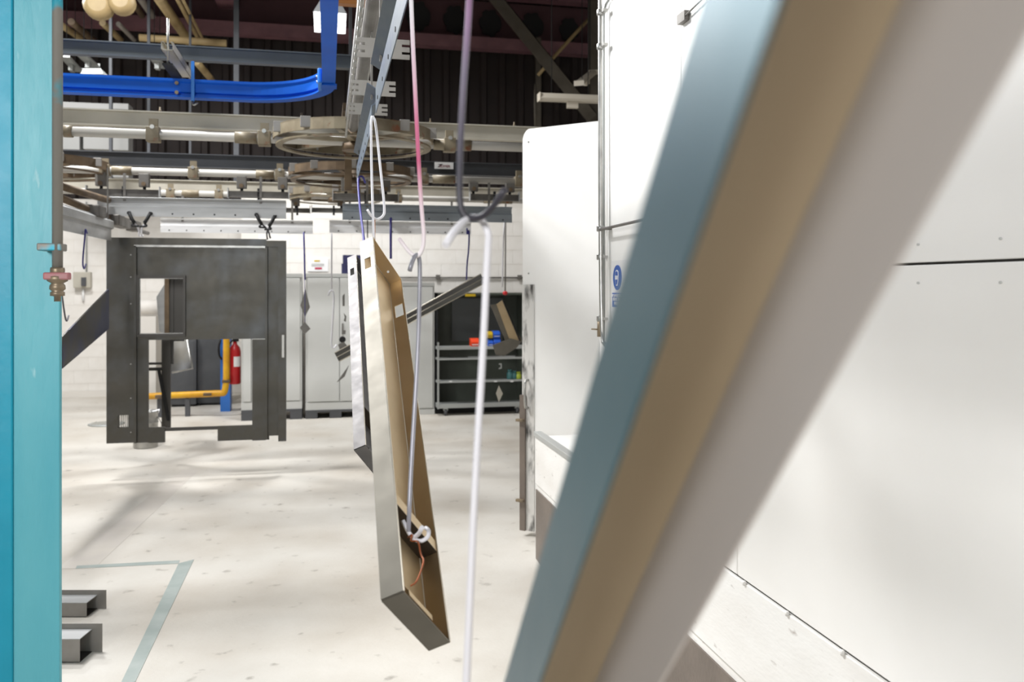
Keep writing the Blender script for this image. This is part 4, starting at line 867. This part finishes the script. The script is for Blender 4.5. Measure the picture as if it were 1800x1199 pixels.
# ---------------------------------------------------------------- roof clutter
def pole(name, u, w_px, v0, v1, y, m, label, cat='post'):
    a, b = PY(u-w_px/2, v1, y), PY(u+w_px/2, v0, y); b.z = max(b.z, 7.9) if cat == 'post' and name != 'wall_post' else b.z; r = b.x-a.x; o = thing(name, label, cat, ((a.x+b.x)/2, y, a.z))
    MB().box((a.x, y, a.z), (b.x, y+.008, b.z)).build('flange', m, o); MB().box((a.x, y+r, a.z), (b.x, y+r+.008, b.z)).build('flange', m, o); MB().box(((a.x+b.x)/2-.004, y+.008, a.z), ((a.x+b.x)/2+.004, y+r, b.z)).build('web', m, o)
    return o
pole('wall_post', 1044, 13, -60, 235, 13.9, 'olive', 'olive brown roof column beside the booth wall')
pole('wall_post', 947, 8, 66, 225, 14.6, 'olive', 'slim olive post under the diagonal brace')
pole('hanger_post', 194, 5, 20, 345, 12.5, 'darkbeam', 'thin dark hanger post at the far left')
pole('hanger_post', 261, 5, 165, 345, 12.5, 'darkbeam', 'thin dark hanger post, second from the left')
pole('hanger_post', 334, 4, 165, 345, 12.5, 'darkbeam', 'thin dark hanger post left of the centre')
pole('hanger_post', 415, 9, 110, 330, 12.5, 'darkbeam', 'grey brown hanger post left of the wheels')
pole('hanger_post', 616, 6, -20, 215, 7.4, 'darkbeam', 'dark vertical hanger post beside the lit lamp')
pole('hanger_post', 632, 9, -20, 130, 6.6, 'cream', 'pale purple white hanger post by the comb brackets')
a, b = PY(866, -10, 13.7), PY(1042, 208, 13.7)
dd_ = (b-a).normalized(); nn = V((dd_.z, 0, -dd_.x)).normalized()*.11
o = thing('diagonal_brace', 'broad olive steel diagonal brace under the roof at right', 'brace', b)
MB().obox(a-nn, b-a, nn*2, (0, .01, 0)).build('leg', 'olive', o); MB().obox(a-nn, b-a, nn*.12, (0, .10, 0)).build('leg', 'olive', o)
rod([PY(1040, 28, 14.2), PY(990, 82, 14.2), PY(946, 132, 14.2)], .03, 'pvc', 'diagonal_pipe', 'thin beige diagonal pipe crossing behind the olive brace', 'pipe')
rod([PY(941, 222, 14.2), PY(940, 180, 14.2), PY(941, 148, 14.2)], .022, 'olive', 'riser_pipe', 'thin pale riser pipe beside the slim olive post', 'pipe')
def batten(p0_, p1_, h, m, label, name='batten_lamp'):
    a, b = V(p0_), V(p1_); d_ = (b-a); o = thing(name, label, 'lamp', (a+b)/2); t_ = d_.normalized(); sd = t_.cross(V((0, 0, 1))).normalized()
    MB().prism([a+sd*x+V((0, 0, z)) for x, z in ((-.06, 0), (.06, 0), (.075, h*.3), (.05, h), (-.05, h), (-.075, h*.3))], d_).build('housing', m, o)
    MB().obox(a+d_*.45-sd*.03-V((0, 0, .09)), d_*.18, sd*.06, (0, 0, .09)).build('ballast', m, o, bev=.004)
    for f_ in (.2, .8): e = a+d_*f_; MB().tube([e+V((0, 0, h)), V((e.x, e.y, 7.9))], .006, 6).build('suspension', 'black', o)
    for e in (a-t_*.012, b): MB().obox(e-sd*.08-V((0, 0, .005)), t_*.012, sd*.16, (0, 0, h+.01)).build('end_cap', m, o)
batten(PY(948, 177, 11.5), PY(1055, 181, 11.5), .10, 'fluo', 'unlit cream batten lamp beside the booth wall')
batten(PY(1018, 150, 12.5), PY(1042, 131, 13.4), .07, 'fluo', 'small unlit batten lamp hanging behind the roof column')
for u0, v0, u1, v1, z_, r, m, lb_ in ((278, -5, 336, 78, 5.6, .07, 'pvc', 'pale lagged pipe running to the back under the roof'), (310, -5, 352, 75, 5.6, .03, 'pvc', 'thin beige pipe pair member beside the lagged pipe'), (319, -5, 361, 78, 5.6, .022, 'pvc', 'thinnest beige pipe under the roof beside the lagged pipe'),
        (104, 42, 150, 72, 5.6, .05, 'pvc', 'beige pipe under the roof at the far left'), (125, 38, 168, 74, 5.6, .05, 'brown', 'brown pipe under the roof at the far left'), (180, 40, 212, 70, 5.6, .045, 'pvc', 'beige pipe between the roof joists'), (208, 42, 236, 70, 5.7, .035, 'lagging', 'pale grey pipe between the roof joists'),
        (228, -5, 250, 28, 6, .045, 'brown', 'brown pipe high under the roof'), (245, -5, 268, 28, 6, .05, 'lagging', 'pale grey pipe high under the roof'), (345, 108, 372, 140, 5, .05, 'pvc', 'beige pipe between the grey beam and blue track')):
    a, b = PZ(u0, v0, z_), PZ(u1, v1, z_); rod([a, (a+b)/2, b], r, m, 'roof_pipe', lb_, 'pipe', seg=12)
for u, v, r, lb_ in ((175, 10, .16, 'left'), (215, 5, .14, 'right')):
    p = P(u, v, 9.5); o = thing('roof_pulley', 'beige round drum shaped fitting under the roof at far left, %s one' % lb_, 'fitting', p)
    MB().lathe(p-V((0, .12, 0)), [(r*.6, 0), (r, .05), (r, .16), (r*.6, .22)], 18, 'y').build('drum', 'pvc', o); MB().tube([p+V((0, 0, .1)), p+V((0, 0, 1.2))], .02, 8).build('rod', 'olive', o)
o = thing('cross_pipe', 'beige pipe lying across under the roof joists', 'pipe', PY(320, 70, 13)); MB().tube([PY(245, 66, 13), PY(398, 76, 13)], .05, 12).build('pipe', 'pvc', o)
for u, v, r in ((735, 34, 24), (800, 40, 23), (862, 46, 22), (936, 52, 23), (1001, 58, 20)):   # black fluted openings
    p = PY(u, v-6, 15.38); rr = r/F*15.6; mb = MB(); n = 22
    pts = [(p.x+rr*(1+.10*math.sin(i*1.9)+.06*math.cos(i*3.1))*.86*math.cos(2*math.pi*i/n), 15.38, p.z+rr*(1+.10*math.sin(i*1.9))*1.05*math.sin(2*math.pi*i/n)) for i in range(n)]
    mb.prism(pts, (0, .055, 0)); tag(mb.build('duct_end', 'black'), 'black ragged round duct end under the roof, above the dark cladding, '+{735: 'leftmost', 800: 'second from the left', 862: 'third from the left', 936: 'second from the right', 1001: 'rightmost'}[u], 'duct')
# lit lamp
lp = P(580, 52, 9.0); ll_ = thing('high_bay_lamp', 'lit white high bay lamp behind the blue track', 'lamp', lp)
MB().box(lp+V((-.16, -.12, 0)), lp+V((.16, .12, .14))).build('diffuser', 'lampon', ll_)
MB().prism([lp+V((-.17, -.13, .14)), lp+V((.17, -.13, .14)), lp+V((.10, -.13, .26)), lp+V((-.10, -.13, .26))], (0, .26, 0)).build('housing', 'lampbody', ll_)
MB().tube([lp+V((0, 0, .26)), lp+V((0, 0, 2.2))], .01, 8).build('suspension', 'galv', ll_)
o = thing('orange_rail', 'short orange brown steel rail across the top beside the blue track', 'rail', PY(610, 4, 7)); MB().box(PY(592, 5, 7), PY(650, -3, 7)+V((0, .08, 0))).build('rail_bar', 'rodorg', o)
du = thing('white_duct', 'white panelled duct boxes behind the beams at far left', 'duct', PY(165, 300, 13.5))
for (u0, u1, v0, v1) in ((90, 192, 182, 190), (198, 226, 182, 192), (90, 140, 224, 262), (146, 192, 224, 262), (198, 226, 226, 264), (198, 226, 290, 312)):
    MB().box(PY(u0, v1, 13.5), PY(u1, v0, 13.5)+V((0, .3, 0))).build('duct_panel', 'duct', du, bev=.01)
tb = thing('lamp_reflector', 'small pale trapezoid lamp reflector on top of the blue track', 'lamp', PY(162, 130, 9.5)); MB().prism([PY(141, 130, 9.5), PY(182, 130, 9.5), PY(177, 120, 9.5), PY(146, 120, 9.5)], (0, .3, 0)).build('reflector', 'rail', tb)
for (ua, va, ub, vb_, lb_) in ((112, 100, 137, 126, 'left'), (143, 98, 165, 118, 'middle'), (268, 100, 284, 120, 'right')):
    a, b = PZ(ua, va, 5.0), PZ(ub, vb_, 5.0); batten(a, b, .05, 'rail', 'pale ceiling batten seen between the grey beam and blue track, %s one' % lb_)
